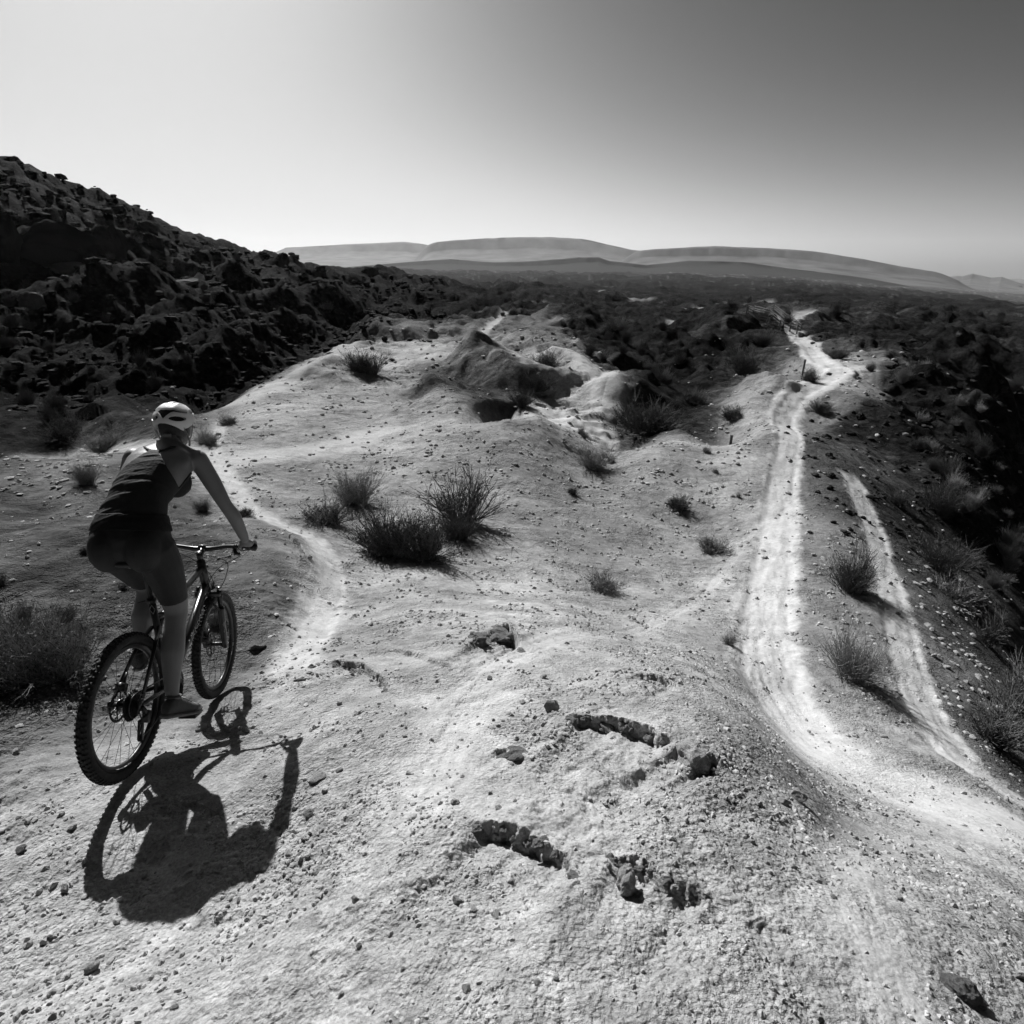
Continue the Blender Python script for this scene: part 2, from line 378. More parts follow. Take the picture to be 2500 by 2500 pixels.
for u, v, a, k in SOIL_SHADE:
    p = drop_px(u, v)
    if p is not None: sp.append((math.atan2(p[0], p[1]), math.hypot(p[0], p[1]), a, k))
for a, rg, al, k in [(-60,2,.4,1),(60,2,.36,1),(60,10,.1,1.2),(-60,10,.16,1.2),(60,100,.05,1),(-60,60,.045,1.4),(0,.3,.4,1),(-30,9000,.12,.4),(30,9000,.12,.4),(-60,2000,.08,.6)]:
    sp.append((math.radians(a), rg, al, k))
sp = np.array(sp); SD = dom(sp[:, 0], sp[:, 1])
def soil_shade(x, y):
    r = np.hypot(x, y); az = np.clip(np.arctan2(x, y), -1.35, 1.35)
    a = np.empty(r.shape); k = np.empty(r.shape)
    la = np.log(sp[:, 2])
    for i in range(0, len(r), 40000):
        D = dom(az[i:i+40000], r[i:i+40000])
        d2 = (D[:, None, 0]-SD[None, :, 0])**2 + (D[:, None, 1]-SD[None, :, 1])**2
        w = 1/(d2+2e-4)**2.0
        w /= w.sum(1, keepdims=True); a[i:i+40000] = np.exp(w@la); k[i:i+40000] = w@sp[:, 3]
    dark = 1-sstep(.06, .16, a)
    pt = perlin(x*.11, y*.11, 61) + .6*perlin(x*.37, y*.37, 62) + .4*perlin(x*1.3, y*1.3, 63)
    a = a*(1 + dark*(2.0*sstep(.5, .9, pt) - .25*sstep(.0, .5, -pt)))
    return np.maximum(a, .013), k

def track_mask(x, y):
    m = np.zeros(x.shape)
    for i, (P, w, s, f) in enumerate(TRACKS):
        lo = P[:, :2].min(0)-w-f-2; hi = P[:, :2].max(0)+w+f+2
        k = np.where((x > lo[0]) & (x < hi[0]) & (y > lo[1]) & (y < hi[1]))[0]
        if not len(k): continue
        d, sd, par, L = poly_dist(x[k], y[k], P)
        ww = w + (.34*sstep(18, 28, np.hypot(x[k], y[k])) if i == 0 else 0.0); q = d*sd/ww; al = par*L/w
        e = max(w, .1)
        d = d + (perlin(x[k]/e*.9, y[k]/e*.9, 5)*.30 + perlin(x[k]/e*3.5, y[k]/e*3.5, 6)*.18 + perlin(x[k]/e*11, y[k]/e*11, 16)*.12)*w
        st = np.clip(.88 + .14*perlin(q*4.5, al*.45, 7) + .10*perlin(q*11, al*.9, 8) + .28*perlin(q*1.2, al*.8, 9), .3, 1.1)
        mm = s*(1-sstep(ww-f*.5, ww+f, d))*st*sstep(0, .03, par)*(1-sstep(.95, 1, par))
        m[k] = np.maximum(m[k], mm)
    return m

def detail(x, y, rough, trk):
    r = np.hypot(x, y); dz = np.zeros(r.shape)
    soft = 1 - .75*trk
    lam = .035; s = 11
    while lam < 400:
        w = sstep(.006, .013, lam/r)*(1-sstep(.14, .5, lam/(r+.6)))   # waves the mesh carries, not wider than the view
        k = np.where(w > 0)[0]
        if len(k):
            c, sn = math.cos(s), math.sin(s); xx = (x[k]*c - y[k]*sn)/lam; yy = (x[k]*sn + y[k]*c)/lam
            n = perlin(xx, yy, s)
            far = sstep(16, 40, r[k])
            rg = (.26 - np.abs(n))*1.6                                      # ridges and gullies
            near_amp = .032*rough[k]*soft[k]*(.6 if lam > .5 else 1.0)
            if lam < .16:                                              # flaky crust: plateaus with small risers
                n = np.sign(n)*np.abs(n)**.7
            far_amp = .15*rough[k]*(1-.85*trk[k])*np.interp(np.log(lam/r[k]), [math.log(.012), math.log(.04), math.log(.12), math.log(.3)], [1.5, 1.05, .75, .5])
            dz[k] += w[k]*lam*(n*near_amp*(1-far) + (n*.35+rg*.65)*far_amp*far)
        lam *= 1.9; s += 1
    k = np.where(r < 9)[0]
    if len(k):                                                         # crumbling crust: thin plates with broken edges
        xk, yk = x[k], y[k]
        n = perlin(xk*5, yk*5, 301) + .6*perlin(xk*13, yk*13, 302) + .35*perlin(xk*31, yk*31, 303)
        lv = n*3.2; fl = np.floor(lv); c = fl + sstep(.72, 1.0, lv-fl)
        patch = sstep(-.1, .45, perlin(xk*.9, yk*.9, 304) + .5*perlin(xk*2.7, yk*2.7, 305))
        dz[k] += .0058*c*patch*soft[k]*rough[k]*(1-sstep(5, 9, r[k]))
    return dz

def ledges(x, y):
    dz = np.zeros(x.shape)
    for i, (P, a, L) in enumerate(LEDGES):
        A = P[0, :2]; B = P[-1, :2]; T = np.linalg.norm(B-A); u = (B-A)/T; n = np.array([-u[1], u[0]])
        if n @ (-(A+B)/2) < 0: n = -n                                   # n points at the camera
        k = np.where((np.abs(x-(A[0]+B[0])/2) < T/2+4*L) & (np.abs(y-(A[1]+B[1])/2) < T/2+4*L))[0]
        if not len(k): continue
        xx, yy = x[k], y[k]
        pc = (P[:, :2]-A) @ u/T; cc = (P[:, :2]-A) @ n
        t = ((xx-A[0])*u[0] + (yy-A[1])*u[1])/T
        sc_ = min(1, a/.05)
        wob = .015*perlin(xx*30, yy*30, 31) + .008*perlin(xx*70, yy*70, 30) + .034*perlin(xx*6, yy*6, 32)
        q = (xx-A[0])*n[0] + (yy-A[1])*n[1] - np.interp(t, pc, cc) + wob*sc_   # >0 nearer the camera
        ends = sstep(0, .22, t)*(1-sstep(.78, 1, t))*(.9+.35*perlin(t*7+i*3, t*0+i, 33))
        fall = np.where(q > 0, np.exp(-q/L)*(1-sstep(L*1.6, L*3.2, q)), 0)
        step = .30*sstep(-.003, .004, q) + .35*sstep(.006, .013, q + .012*perlin(xx*25, yy*25, 35)) + .35*sstep(.016, .025, q + .016*perlin(xx*18, yy*18, 36))
        back = np.exp(-np.maximum(-q, 0)/(.4*L))*(1-sstep(L, 2*L, -q))
        dz[k] += ends*(-a*step*fall + .35*a*back*(1-step))
    return dz

TREADS = [px_line(p) for p in ([(1700,1925),(1668,1800),(1640,1720),(1612,1640)], [(800,1520),(822,1465),(845,1415)], [(1540,1925),(1500,1850),(1490,1790)], [(545,1440),(560,1520),(590,1600),(640,1690)], [(930,1820),(1000,1860),(1080,1910)], [(380,1800),(430,1790),(500,1800)], [(214,1500),(190,1580),(150,1700),(95,1830),(50,1930)], [(640,1560),(700,1640),(740,1740),(760,1860)])]
def treads(x, y):
    dz = np.zeros(x.shape)
    for P in TREADS:
        lo = P[:, :2].min(0)-.1; hi = P[:, :2].max(0)+.1
        k = np.where((x > lo[0]) & (x < hi[0]) & (y > lo[1]) & (y < hi[1]))[0]
        if not len(k): continue
        d, sd, par, L = poly_dist(x[k], y[k], P); s = par*L; q = d*sd
        pat = np.sin(2*np.pi*s/.026 + np.pi*np.floor(q/.011+.5))
        w = (1-sstep(.022, .030, d))*sstep(0, .15, par)*(1-sstep(.85, 1, par))*(.55+.6*perlin(x[k]*9, y[k]*9, 88))
        dz[k] += -w*(.0025 + .0030*sstep(-.2, .4, pat))
    return dz

def ruts(x, y):
    dz = np.zeros(x.shape)
    for P, w, s, f in [TRACKS[q] for q in (0, 4, 5, 6)]:
        lo = P[:, :2].min(0)-w-.3; hi = P[:, :2].max(0)+w+.3
        k = np.where((x > lo[0]) & (x < hi[0]) & (y > lo[1]) & (y < hi[1]))[0]
        if not len(k): continue
        d, sd, par, L = poly_dist(x[k], y[k], P); q = d*sd; al = par*L
        m = (1-sstep(w*.7, w*1.25, d))*sstep(0, .06, par)*(1-sstep(.94, 1, par))
        dz[k] += m*(.05*w*(perlin(q/w*2.2, al/w*.3, 91)) + .03*w*perlin(q/w*6, al/w*1.6, 92) - .16*w + .02*w*np.sin(al/w*2.1 + 2*perlin(q/w, al/w*.3, 93))*(s > .9))
    return dz

def height(x, y, parts=False):
    x = np.asarray(x, float); y = np.asarray(y, float)
    b = base_height(x, y); a, k = soil_shade(x, y); t = track_mask(x, y)
    z = b + spurs(x, y) + detail(x, y, k, t) + ledges(x, y) + treads(x, y) + ruts(x, y)
    return (z, a, k, t) if parts else z

# ---------------------------------------------------------------- materials of the land
def mat_ground():
    m = bpy.data.materials.new('desert_soil'); m.use_nodes = True; nt = m.node_tree; N = nt.nodes; Lk = nt.links
    b = N['Principled BSDF']; b.inputs['Roughness'].default_value = .95; b.inputs['Specular IOR Level'].default_value = .02
    geo = N.new('ShaderNodeNewGeometry')
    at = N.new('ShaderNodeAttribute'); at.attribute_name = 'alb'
    tr = N.new('ShaderNodeAttribute'); tr.attribute_name = 'trk'
    def noise(scale, det=5, rough=.6):
        n = N.new('ShaderNodeTexNoise'); n.inputs['Scale'].default_value = scale; n.inputs['Detail'].default_value = det
        n.inputs['Roughness'].default_value = rough; Lk.new(geo.outputs['Position'], n.inputs['Vector']); return n.outputs['Fac']
    def math_(op, a, b_=None):
        x = N.new('ShaderNodeMath'); x.operation = op
        for i, q in enumerate((a, b_)):
            if q is None: continue
            if isinstance(q, (int, float)): x.inputs[i].default_value = q
            else: Lk.new(q, x.inputs[i])
        return x.outputs[0]
    def mapr(a, lo, hi, o0, o1):
        x = N.new('ShaderNodeMapRange'); Lk.new(a, x.inputs['Value'])
        for nme, q in (('From Min', lo), ('From Max', hi), ('To Min', o0), ('To Max', o1)): x.inputs[nme].default_value = q
        return x.outputs[0]
    # colour: soil value x mottling (patches, crumbs, dust)
    m1 = mapr(noise(.7, 4, .65), .3, .7, .66, 1.28)
    m2 = mapr(noise(9, 4, .7), .3, .7, .70, 1.28)
    m3 = mapr(noise(90, 2, .7), .3, .72, .74, 1.22)
    m4 = mapr(noise(.06, 3, .65), .3, .7, .7, 1.3)
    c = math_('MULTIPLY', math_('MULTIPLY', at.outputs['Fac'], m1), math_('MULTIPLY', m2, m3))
    c = math_('MULTIPLY', c, m4)
    # dark specks of gravel and litter
    vo = N.new('ShaderNodeTexVoronoi'); vo.inputs['Scale'].default_value = 26; Lk.new(geo.outputs['Position'], vo.inputs['Vector'])
    spk = mapr(vo.outputs['Distance'], .10, .22, .62, 1.0)
    spk = math_('MAXIMUM', spk, mapr(noise(3, 3), .42, .55, 1, 0))
    c = math_('MULTIPLY', c, spk)
    # scrubby dark ground is speckled with litter, tufts and stones
    dk = mapr(at.outputs['Fac'], .04, .14, 1, 0)
    sc = mapr(noise(2.4, 4, .75), .36, .66, .35, 1.9)
    mxd = N.new('ShaderNodeMix'); mxd.data_type = 'FLOAT'; Lk.new(dk, mxd.inputs[0]); mxd.inputs[2].default_value = 1.0; Lk.new(sc, mxd.inputs[3])
    c = math_('MULTIPLY', c, mxd.outputs[0])
    # trodden dust is paler
    tcol = math_('MULTIPLY', mapr(noise(14, 3), .3, .7, .46, .60), mapr(noise(120, 1), .3, .7, .92, 1.08))
    mx = N.new('ShaderNodeMix'); mx.data_type = 'FLOAT'
    Lk.new(math_('MULTIPLY', tr.outputs['Fac'], .85), mx.inputs[0]); Lk.new(c, mx.inputs[2]); Lk.new(tcol, mx.inputs[3])
    Lk.new(mx.outputs[0], b.inputs['Base Color'])
    # fine relief
    h = math_('ADD', math_('MULTIPLY', noise(60, 4, .7), .024), math_('MULTIPLY', noise(7, 3, .6), .06))
    h = math_('ADD', h, math_('MULTIPLY', noise(.5, 3, .7), .5))
    vb = N.new('ShaderNodeTexVoronoi'); vb.inputs['Scale'].default_value = 38; vb.feature = 'F1'; Lk.new(geo.outputs['Position'], vb.inputs['Vector'])
    h = math_('ADD', h, math_('MULTIPLY', mapr(vb.outputs['Distance'], 0, .6, 1, 0), .009))
    h = math_('ADD', h, math_('MULTIPLY', math_('MULTIPLY', noise(2.6, 5, .85), .8), mapr(at.outputs['Fac'], .04, .16, 1, .12)))
    bp = N.new('ShaderNodeBump'); bp.inputs['Distance'].default_value = 1.0
    Lk.new(math_('MULTIPLY', mapr(tr.outputs['Fac'], 0, 1, 1, .4), mapr(noise(1.3, 2), .38, .6, .35, 1.0)), bp.inputs['Strength'])
    Lk.new(h, bp.inputs['Height']); Lk.new(bp.outputs[0], b.inputs['Normal'])
    return m
M_GROUND = mat_ground()
M_STONE = mat_plain('pale_sandstone', .40, .9, bump=.8, bscale=60, var=.35, vscale=14, spec=.15)
M_STONE_D = mat_plain('brown_sandstone', .17, .9, bump=.8, bscale=60, var=.4, vscale=14, spec=.15)
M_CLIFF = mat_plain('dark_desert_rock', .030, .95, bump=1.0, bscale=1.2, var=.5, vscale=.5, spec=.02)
M_GRAVEL = mat_plain('mixed_gravel', .36, .9, bump=.4, bscale=150, var=.5, vscale=6, spec=.15)
M_TWIG = mat_plain('grey_twigs', .11, .85, var=.3, vscale=30, spec=.2)
M_LEAF = mat_plain('sage_leaves', .085, .8, var=.4, vscale=8, spec=.08)
M_LEAF_D = mat_plain('dark_scrub_leaves', .045, .85, var=.4, vscale=8, spec=.08)
M_STRAW = mat_plain('dry_straw', .26, .8, var=.3, vscale=8, spec=.08)
M_WOOD = mat_plain('weathered_wood', .10, .85, bump=.4, bscale=60, var=.3, vscale=30)
M_MESA = mat_plain('far_rock', .085, .95, var=.6, vscale=.006, spec=.05)

# ---------------------------------------------------------------- the ground: one sheet out to the horizon
def make_ground():
    azs = np.r_[np.linspace(-math.pi, -1.05, 44, endpoint=False), np.linspace(-1.05, 1.05, 720), np.linspace(1.05, math.pi, 44, endpoint=False)[1:]]
    rs = np.r_[[.12, .3], np.geomspace(.5, 7, 640, endpoint=False), np.geomspace(7, 60, 340, endpoint=False), np.geomspace(60, 420, 190, endpoint=False), np.geomspace(420, 12000, 90)]
    nA, nR = len(azs), len(rs)
    A, R = np.meshgrid(azs, rs)
    x = (R*np.sin(A)).ravel(); y = (R*np.cos(A)).ravel()
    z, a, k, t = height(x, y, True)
    x = np.r_[x, 0]; y = np.r_[y, 0]; z = np.r_[z, z[:nA].mean()]; a = np.r_[a, .4]; t = np.r_[t, 0]
    co = np.stack([x, y, z], 1).astype(np.float32)
    i = np.arange(nR-1)[:, None]; j = np.arange(nA)[None, :]; j2 = (j+1) % nA
    q = np.stack([i*nA+j, i*nA+j2, (i+1)*nA+j2, (i+1)*nA+j], -1).reshape(-1, 4)[:, ::-1]
    c = nR*nA; tri = np.stack([np.full(nA, c), (np.arange(nA)+1) % nA, np.arange(nA)], 1)[:, ::-1]
    # make faces look up
    me = bpy.data.meshes.new('desert_ground')
    me.vertices.add(len(co)); me.vertices.foreach_set('co', co.ravel())
    me.loops.add(q.size + tri.size); me.loops.foreach_set('vertex_index', np.r_[q.ravel(), tri.ravel()].astype(np.int32))
    me.polygons.add(len(q)+len(tri))
    me.polygons.foreach_set('loop_start', np.r_[np.arange(len(q))*4, len(q)*4+np.arange(len(tri))*3].astype(np.int32))
    me.update(calc_edges=True)
    me.polygons.foreach_set('use_smooth', np.ones(len(me.polygons), bool))
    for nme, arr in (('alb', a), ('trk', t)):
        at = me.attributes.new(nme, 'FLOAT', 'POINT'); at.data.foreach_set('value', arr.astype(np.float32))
    if me.polygons[1000].normal.z < 0: me.flip_normals()
    o = link('desert_ground', me, M_GROUND); tag(o, 'pale dusty clay ridge running into dark badland slopes', 'ground', kind='structure')
    return o
make_ground()

# ---------------------------------------------------------------- far mesas and ridges
def mesa(name, label, crest, r_crest, r_base, zb, mat, seed, cliff=.35, amp=.13):
    azc = []; zc = []
    for u, v in crest:
        p = pt_range(u, v, r_crest); azc.append(math.atan2(p[0], p[1])); zc.append(p[2]+EYE)
    n = 520; az = np.linspace(azc[0], azc[-1], n); zt = np.interp(az, azc, zc); tp = np.linspace(0, 1, n); tp = np.linspace(0, 1, n); tp = sstep(0, .12, tp)*(1-sstep(.84, 1, tp))
    prof = [(0, 0), (.12, .04), (.25, .10), (.4, .18), (.55, .28), (.68, .38), (.78, .48), (.86, .55), (.90, .65), (.935, .72), (.957, .92), (.985, .98), (1.0, 1.0), (1.06, .99), (1.25, .9), (1.6, .2)]
    vs = []
    gnd = lambda q: base_height(q*np.sin(az), q*np.cos(az)) - 8
    rise = np.maximum(zt - gnd(np.full(n, float(r_crest))), 1)*tp
    nz = lambda f, o: perlin(az*f + .5*perlin(az*f*.4, np.full(n, o+seed*1.7), seed+9), np.full(n, o+seed*3.3), seed)
    for i, (t, h) in enumerate(prof):
        g = nz(9, i*.35) + .55*nz(23, i*.6)*(.5+nz(6, 5.5)) + .3*nz(60, i*1.1)
        rv = (r_base + (r_crest-r_base)*t)*(1 + .022*g*(1 if t < .85 else .45))
        hh = h + amp*g*(h*(1-h)*2.2)
        vs.append(np.stack([rv*np.sin(az), rv*np.cos(az), gnd(rv) + rise*hh*(1 + .012*nz(45, 2.2)*(t > .9))], 1))
    V = np.concatenate(vs); F = []
    for i in range(len(prof)-1):
        for j in range(n-1): F.append((i*n+j, i*n+j+1, (i+1)*n+j+1, (i+1)*n+j))
    me = bpy.data.meshes.new(name); me.from_pydata(V.tolist(), [], F); me.update()
    o = link(name, me, mat, smooth=True); tag(o, label, 'mesa', kind='structure'); return o
mesa('distant_mesa', 'pale hazy mesa with a long flat top at the horizon', [(455,500),(490,484),(520,476),(540,467),(600,464),(650,461),(700,459),(760,456),(790,459),(850,470),(950,500)], 7600, 5200, -60, M_MESA, 3)
mesa('broad_mesa', 'broad grey mesa rising highest above the horizon', [(740,505),(770,478),(800,461),(840,455),(880,452),(960,448),(1030,447),(1095,450),(1130,457),(1160,464),(1190,471),(1250,478),(1330,490),(1420,505)], 6000, 4000, -70, M_MESA, 8)
mesa('sloping_ridge', 'long grey ridge sloping down to the plain', [(1130,500),(1180,474),(1250,469),(1350,464),(1450,468),(1540,474),(1620,487),(1700,502),(1760,512),(1810,522),(1840,538),(1870,556),(1900,575)], 4800, 3300, -300, M_MESA, 14)
mesa('far_mountain', 'pale jagged mountain beyond the end of the ridge', [(1760,530),(1790,519),(1815,521),(1835,516),(1870,524),(1890,522),(1932,537),(2020,548),(2200,570)], 8600, 6600, -420, M_MESA, 21)
mesa('low_ridge', 'low dark ridge of hills in front of the mesas', [(400,520),(560,512),(700,500),(800,492),(850,489),(930,495),(1000,493),(1090,486),(1130,485),(1150,492),(1220,500),(1300,492),(1400,494),(1500,508),(1600,520),(1700,533),(1800,550),(1900,566)], 2700, 1900, -150, M_CLIFF, 30)

# ---------------------------------------------------------------- stones
def rock_mesh(name, seed, sub=3, flat=.6, cuts=7, rough=.12):
    rnd = random.Random(seed); bm = bmesh.new(); bmesh.ops.create_icosphere(bm, subdivisions=sub, radius=1)
    planes = []
    for _ in range(cuts):
        n = Vector((rnd.uniform(-1, 1), rnd.uniform(-1, 1), rnd.uniform(-1, 1))).normalized(); planes.append((n, rnd.uniform(.45, .8)))
    sx, sy = rnd.uniform(.8, 1.25), rnd.uniform(.65, 1.0)
    for v in bm.verts:
        p = v.co.copy()
        for n, d in planes:
            e = p.dot(n)-d
            if e > 0: p -= n*e*.92
        nn = mnoise.fractal(p*1.8+Vector((seed*3.1, seed, 0)), 1.0, 2.0, 4)
        p *= 1 + rough*nn*1.6
        v.co = Vector((p.x*sx, p.y*sy, p.z*flat))
    me = bpy.data.meshes.new(name); bm.to_mesh(me); bm.free(); return me
ROCKS = [rock_mesh('stone', i, 3, random.Random(i).uniform(.4, .75)) for i in range(10)]
ROCKS_HI = [rock_mesh('rock', 40+i, 4, .75, 8, .20) for i in range(4)]
for me in ROCKS[:8]: me.materials.append(M_STONE)
for me in ROCKS[8:]: me.materials.append(M_STONE_D)
for me in ROCKS_HI: me.materials.append(M_STONE)
LABELED = []
def px_size(p, px):
    """metres spanned by px (of 1932) at point p"""
    depth = p[1]*CP - (p[2]-EYE)*SP
    return px*depth/F_PX
def put_rock(u, v, px, me, name='stone', sink=.25, label=None, group=None, rz=None, squash=(1, 1, 1), tilt=0, mat=None):
    p = drop_px(u, v, True)
    if p is None: return None
    s = px_size(p, px)*.5
    o = bpy.data.objects.new(name, me); C.objects.link(o)
    o.scale = (s*squash[0], s*squash[1], s*squash[2]); o.rotation_euler = (tilt, random.uniform(-.2, .2), random.uniform(0, 6.28) if rz is None else rz)
    o.location = (p[0], p[1], p[2] + s*.5*(1-2*sink)*squash[2])
    if mat: 
        o.material_slots[0].link = 'OBJECT'; o.material_slots[0].material = mat
    tag(o, label, 'rock' if px > 40 else 'stone', group); return o
# singled-out stones
put_rock(1181, 1672, 66, ROCKS_HI[0], 'rock', .12, 'pitted pale rock casting a pointed shadow below a broken crust ledge', squash=(1, .9, 1.15), rz=.6)
put_rock(1302, 1432, 70, ROCKS_HI[1], 'rock', .18, 'knobbly block of rock wedged under the end of the longest crust ledge', rz=2.2)
put_rock(1042, 1338, 34, ROCKS[3], 'stone', .1, 'tilted flat-faced stone just left of the longest crust ledge', rz=.4, tilt=.5)
put_rock(1502, 1506, 42, ROCKS[4], 'stone', .15, 'pale stone with a long shadow near the rim of the knoll')
put_rock(1479, 1516, 26, ROCKS[5], 'stone', .15, 'smaller pale stone beside the stone with a long shadow at the rim')
put_rock(174, 1830, 30, ROCKS[1], 'stone', .05, 'bright-topped block of stone alone on the gritty clay', squash=(1, .9, 1.3))
put_rock(41, 1606, 22, ROCKS[8], 'stone', .1, 'dark round stone on the clay left of the shadow')
put_rock(122, 1680, 24, ROCKS[2], 'stone', .15, 'pale angular stone between the dark round stone and the shadow')
put_rock(600, 1468, 30, ROCKS[0], 'stone', .25, 'flat pale stone just right of the shadow of the raised arm', squash=(1, 1, .7))
put_rock(549, 1497, 20, ROCKS[6], 'stone', .4, 'smooth white stone at the edge of the shadow of the arm')
put_rock(483, 1222, 40, ROCKS[9], 'rock', .3, 'dark lump of rock beside the front wheel')
put_rock(937, 1200, 84, ROCKS_HI[2], 'rock', .45, 'broken dark outcrop with a hollow in the middle of the pale slope', squash=(1, .8, .9), mat=M_STONE_D)
put_rock(905, 1208, 44, ROCKS_HI[3], 'rock', .4, 'small dark lump at the left foot of the broken outcrop', mat=M_STONE_D)
put_rock(1812, 1872, 88, ROCKS_HI[0], 'rock', .35, 'dark dome of rock breaking through the gravel', squash=(1.05, .8, .7), rz=2.0, mat=M_STONE_D)
put_rock(970, 1422, 84, ROCKS_HI[2], 'rock', .75, 'low lens of crumbly rock bulging from the crust', squash=(1, .5, .5), rz=.2, mat=M_STONE_D)
put_rock(380, 1375, 30, ROCKS[7], 'stone', .25, 'pale stone lying within the shadow of the handlebar')
small = [(985,1326,13),(1025,1279,18),(924,1282,16),(859,1515,20),(924,1498,13),(940,1525,16),(861,1703,26),(893,1716,16),(935,1727,18),(1406,1576,16),(1420,1590,14),(1450,1600,13),(881,1867,24),(1014,1854,15),(1050,1849,13),
 (1149,1797,14),(1331,1739,13),(1343,1856,12),(1205,1793,12),(1149,1637,16),(1612,1520,22),(1573,1693,14),(1653,1610,16),(1640,1604,14),(1630,1612,12),(1698,1698,16),(1810,1874,26),(1544,1923,22),(1754,1613,16),(1808,1602,18),(1922,1843,22),(1756,1694,12),(1552,1664,14),
 (99,1876,20),(99,1920,20),(74,1908,14),(137,1564,20),(583,1535,22),(612,1496,14),(639,1454,16),(545,1613,14),(670,1699,20),(677,1787,16),(643,1879,16),(571,1584,12),(30,1420,16),(420,1810,12),(500,1850,12),(330,1900,14),(760,1830,12),(1490,1880,12),
 (1070,1215,12),(700,1180,12),(830,1180,10),(640,1330,12),(720,1390,12),(770,1460,10)]
for i, (u, v, s) in enumerate(small):
    put_rock(u, v, s, ROCKS[(i*7) % 8], 'stone', .2, 'small loose stone on the gritty foreground clay', 'loose stones on the foreground clay')
def in_poly(u, v, P):
    c = False; j = len(P)-1
    for i in range(len(P)):
        if (P[i][1] > v) != (P[j][1] > v) and u < (P[j][0]-P[i][0])*(v-P[i][1])/(P[j][1]-P[i][1])+P[i][0]: c = not c
        j = i
    return c
def scatter_px(P, n):
    us = [p[0] for p in P]; vs = [p[1] for p in P]; out = []
    while len(out) < n:
        u = random.uniform(min(us), max(us)); v = random.uniform(min(vs), max(vs))
        if in_poly(u, v, P): out.append((u, v))
    return out
for u, v in scatter_px([(940,960),(1180,900),(1400,960),(1400,1130),(1150,1180),(900,1100)], 60):
    put_rock(u, v, random.uniform(7, 15), random.choice(ROCKS[:8]), 'stone', .25, 'flat pale stone strewn over the hollow between the shrubs and the ridge track', 'stones strewn over the hollow', squash=(1, .8, .6))
for u, v in scatter_px([(1510,1020),(1640,1050),(1700,1250),(1740,1400),(1640,1420),(1520,1300)], 50):
    put_rock(u, v, random.uniform(8, 17), random.choice(ROCKS[:8]), 'stone', .25, 'small stone on the strip between the two pale tracks', 'stones between the two pale tracks', squash=(1, .8, .6))
for u, v in scatter_px([(1720,1050),(1770,1060),(1880,1300),(1932,1450),(1800,1390),(1740,1250)], 70):
    put_rock(u, v, random.uniform(8, 20), random.choice(ROCKS[:8]), 'stone', .25, 'small stone on the rubble bank below the narrow track', 'stones on the rubble bank', squash=(1, .8, .6))
for u, v in scatter_px([(0,880),(230,870),(300,900),(200,930),(0,935)], 40):
    put_rock(u, v, random.uniform(7, 16), random.choice(ROCKS[:8]), 'stone', .25, 'pale stone in the rubble band beyond the dark mound', 'stones in the rubble band', squash=(1, .9, .6))

# chunks of broken crust along the ledges
M_CRUST = mat_plain('broken_crust', .33, .95, bump=1.0, bscale=45, var=.35, vscale=25, spec=.1)
def ledge_chunks(pts, n, lo, hi, label, group):
    P = np.array(pts, float)
    for i in range(n):
        t = (i+random.uniform(.1, .9))/n*(len(P)-1); k = min(int(t), len(P)-2); q = P[k]+(P[k+1]-P[k])*(t-k)
        put_rock(q[0]+random.uniform(-6, 6), q[1]+random.uniform(4, 15), random.uniform(lo, hi)*.85, random.choice(ROCKS_HI), 'rock_chunk', .62, label, group, squash=(1.1, .8, random.uniform(.6, 1.0)), mat=M_CRUST)
ledge_chunks([(1068,1352),(1110,1356),(1160,1362),(1230,1384),(1290,1408)], 9, 22, 44, 'chunk of broken crust in the longest ledge', 'chunks along the longest ledge')
ledge_chunks([(1310,1420),(1335,1436),(1378,1464)], 4, 24, 42, 'chunk of broken crust beside the wedged block', 'chunks beside the wedged block')
ledge_chunks([(895,1550),(950,1560),(1010,1586),(1060,1616),(1098,1646)], 8, 20, 42, 'chunk of broken crust in the slanting ledge left of the pitted rock', 'chunks along the slanting ledge')
ledge_chunks([(1150,1612),(1200,1626),(1265,1664),(1340,1704)], 7, 18, 36, 'chunk of broken crust in the ledge behind the pitted rock', 'chunks along the ledge behind the pitted rock')
ledge_chunks([(558,1272),(580,1254),(640,1248),(690,1256),(740,1298)], 6, 16, 34, 'chunk of broken crust in the curved bank right of the front wheel', 'chunks along the curved bank')
ledge_chunks([(900,1208),(925,1188),(960,1190),(985,1218)], 6, 26, 46, 'chunk of dark rock piled against the broken outcrop', 'chunks around the broken outcrop')
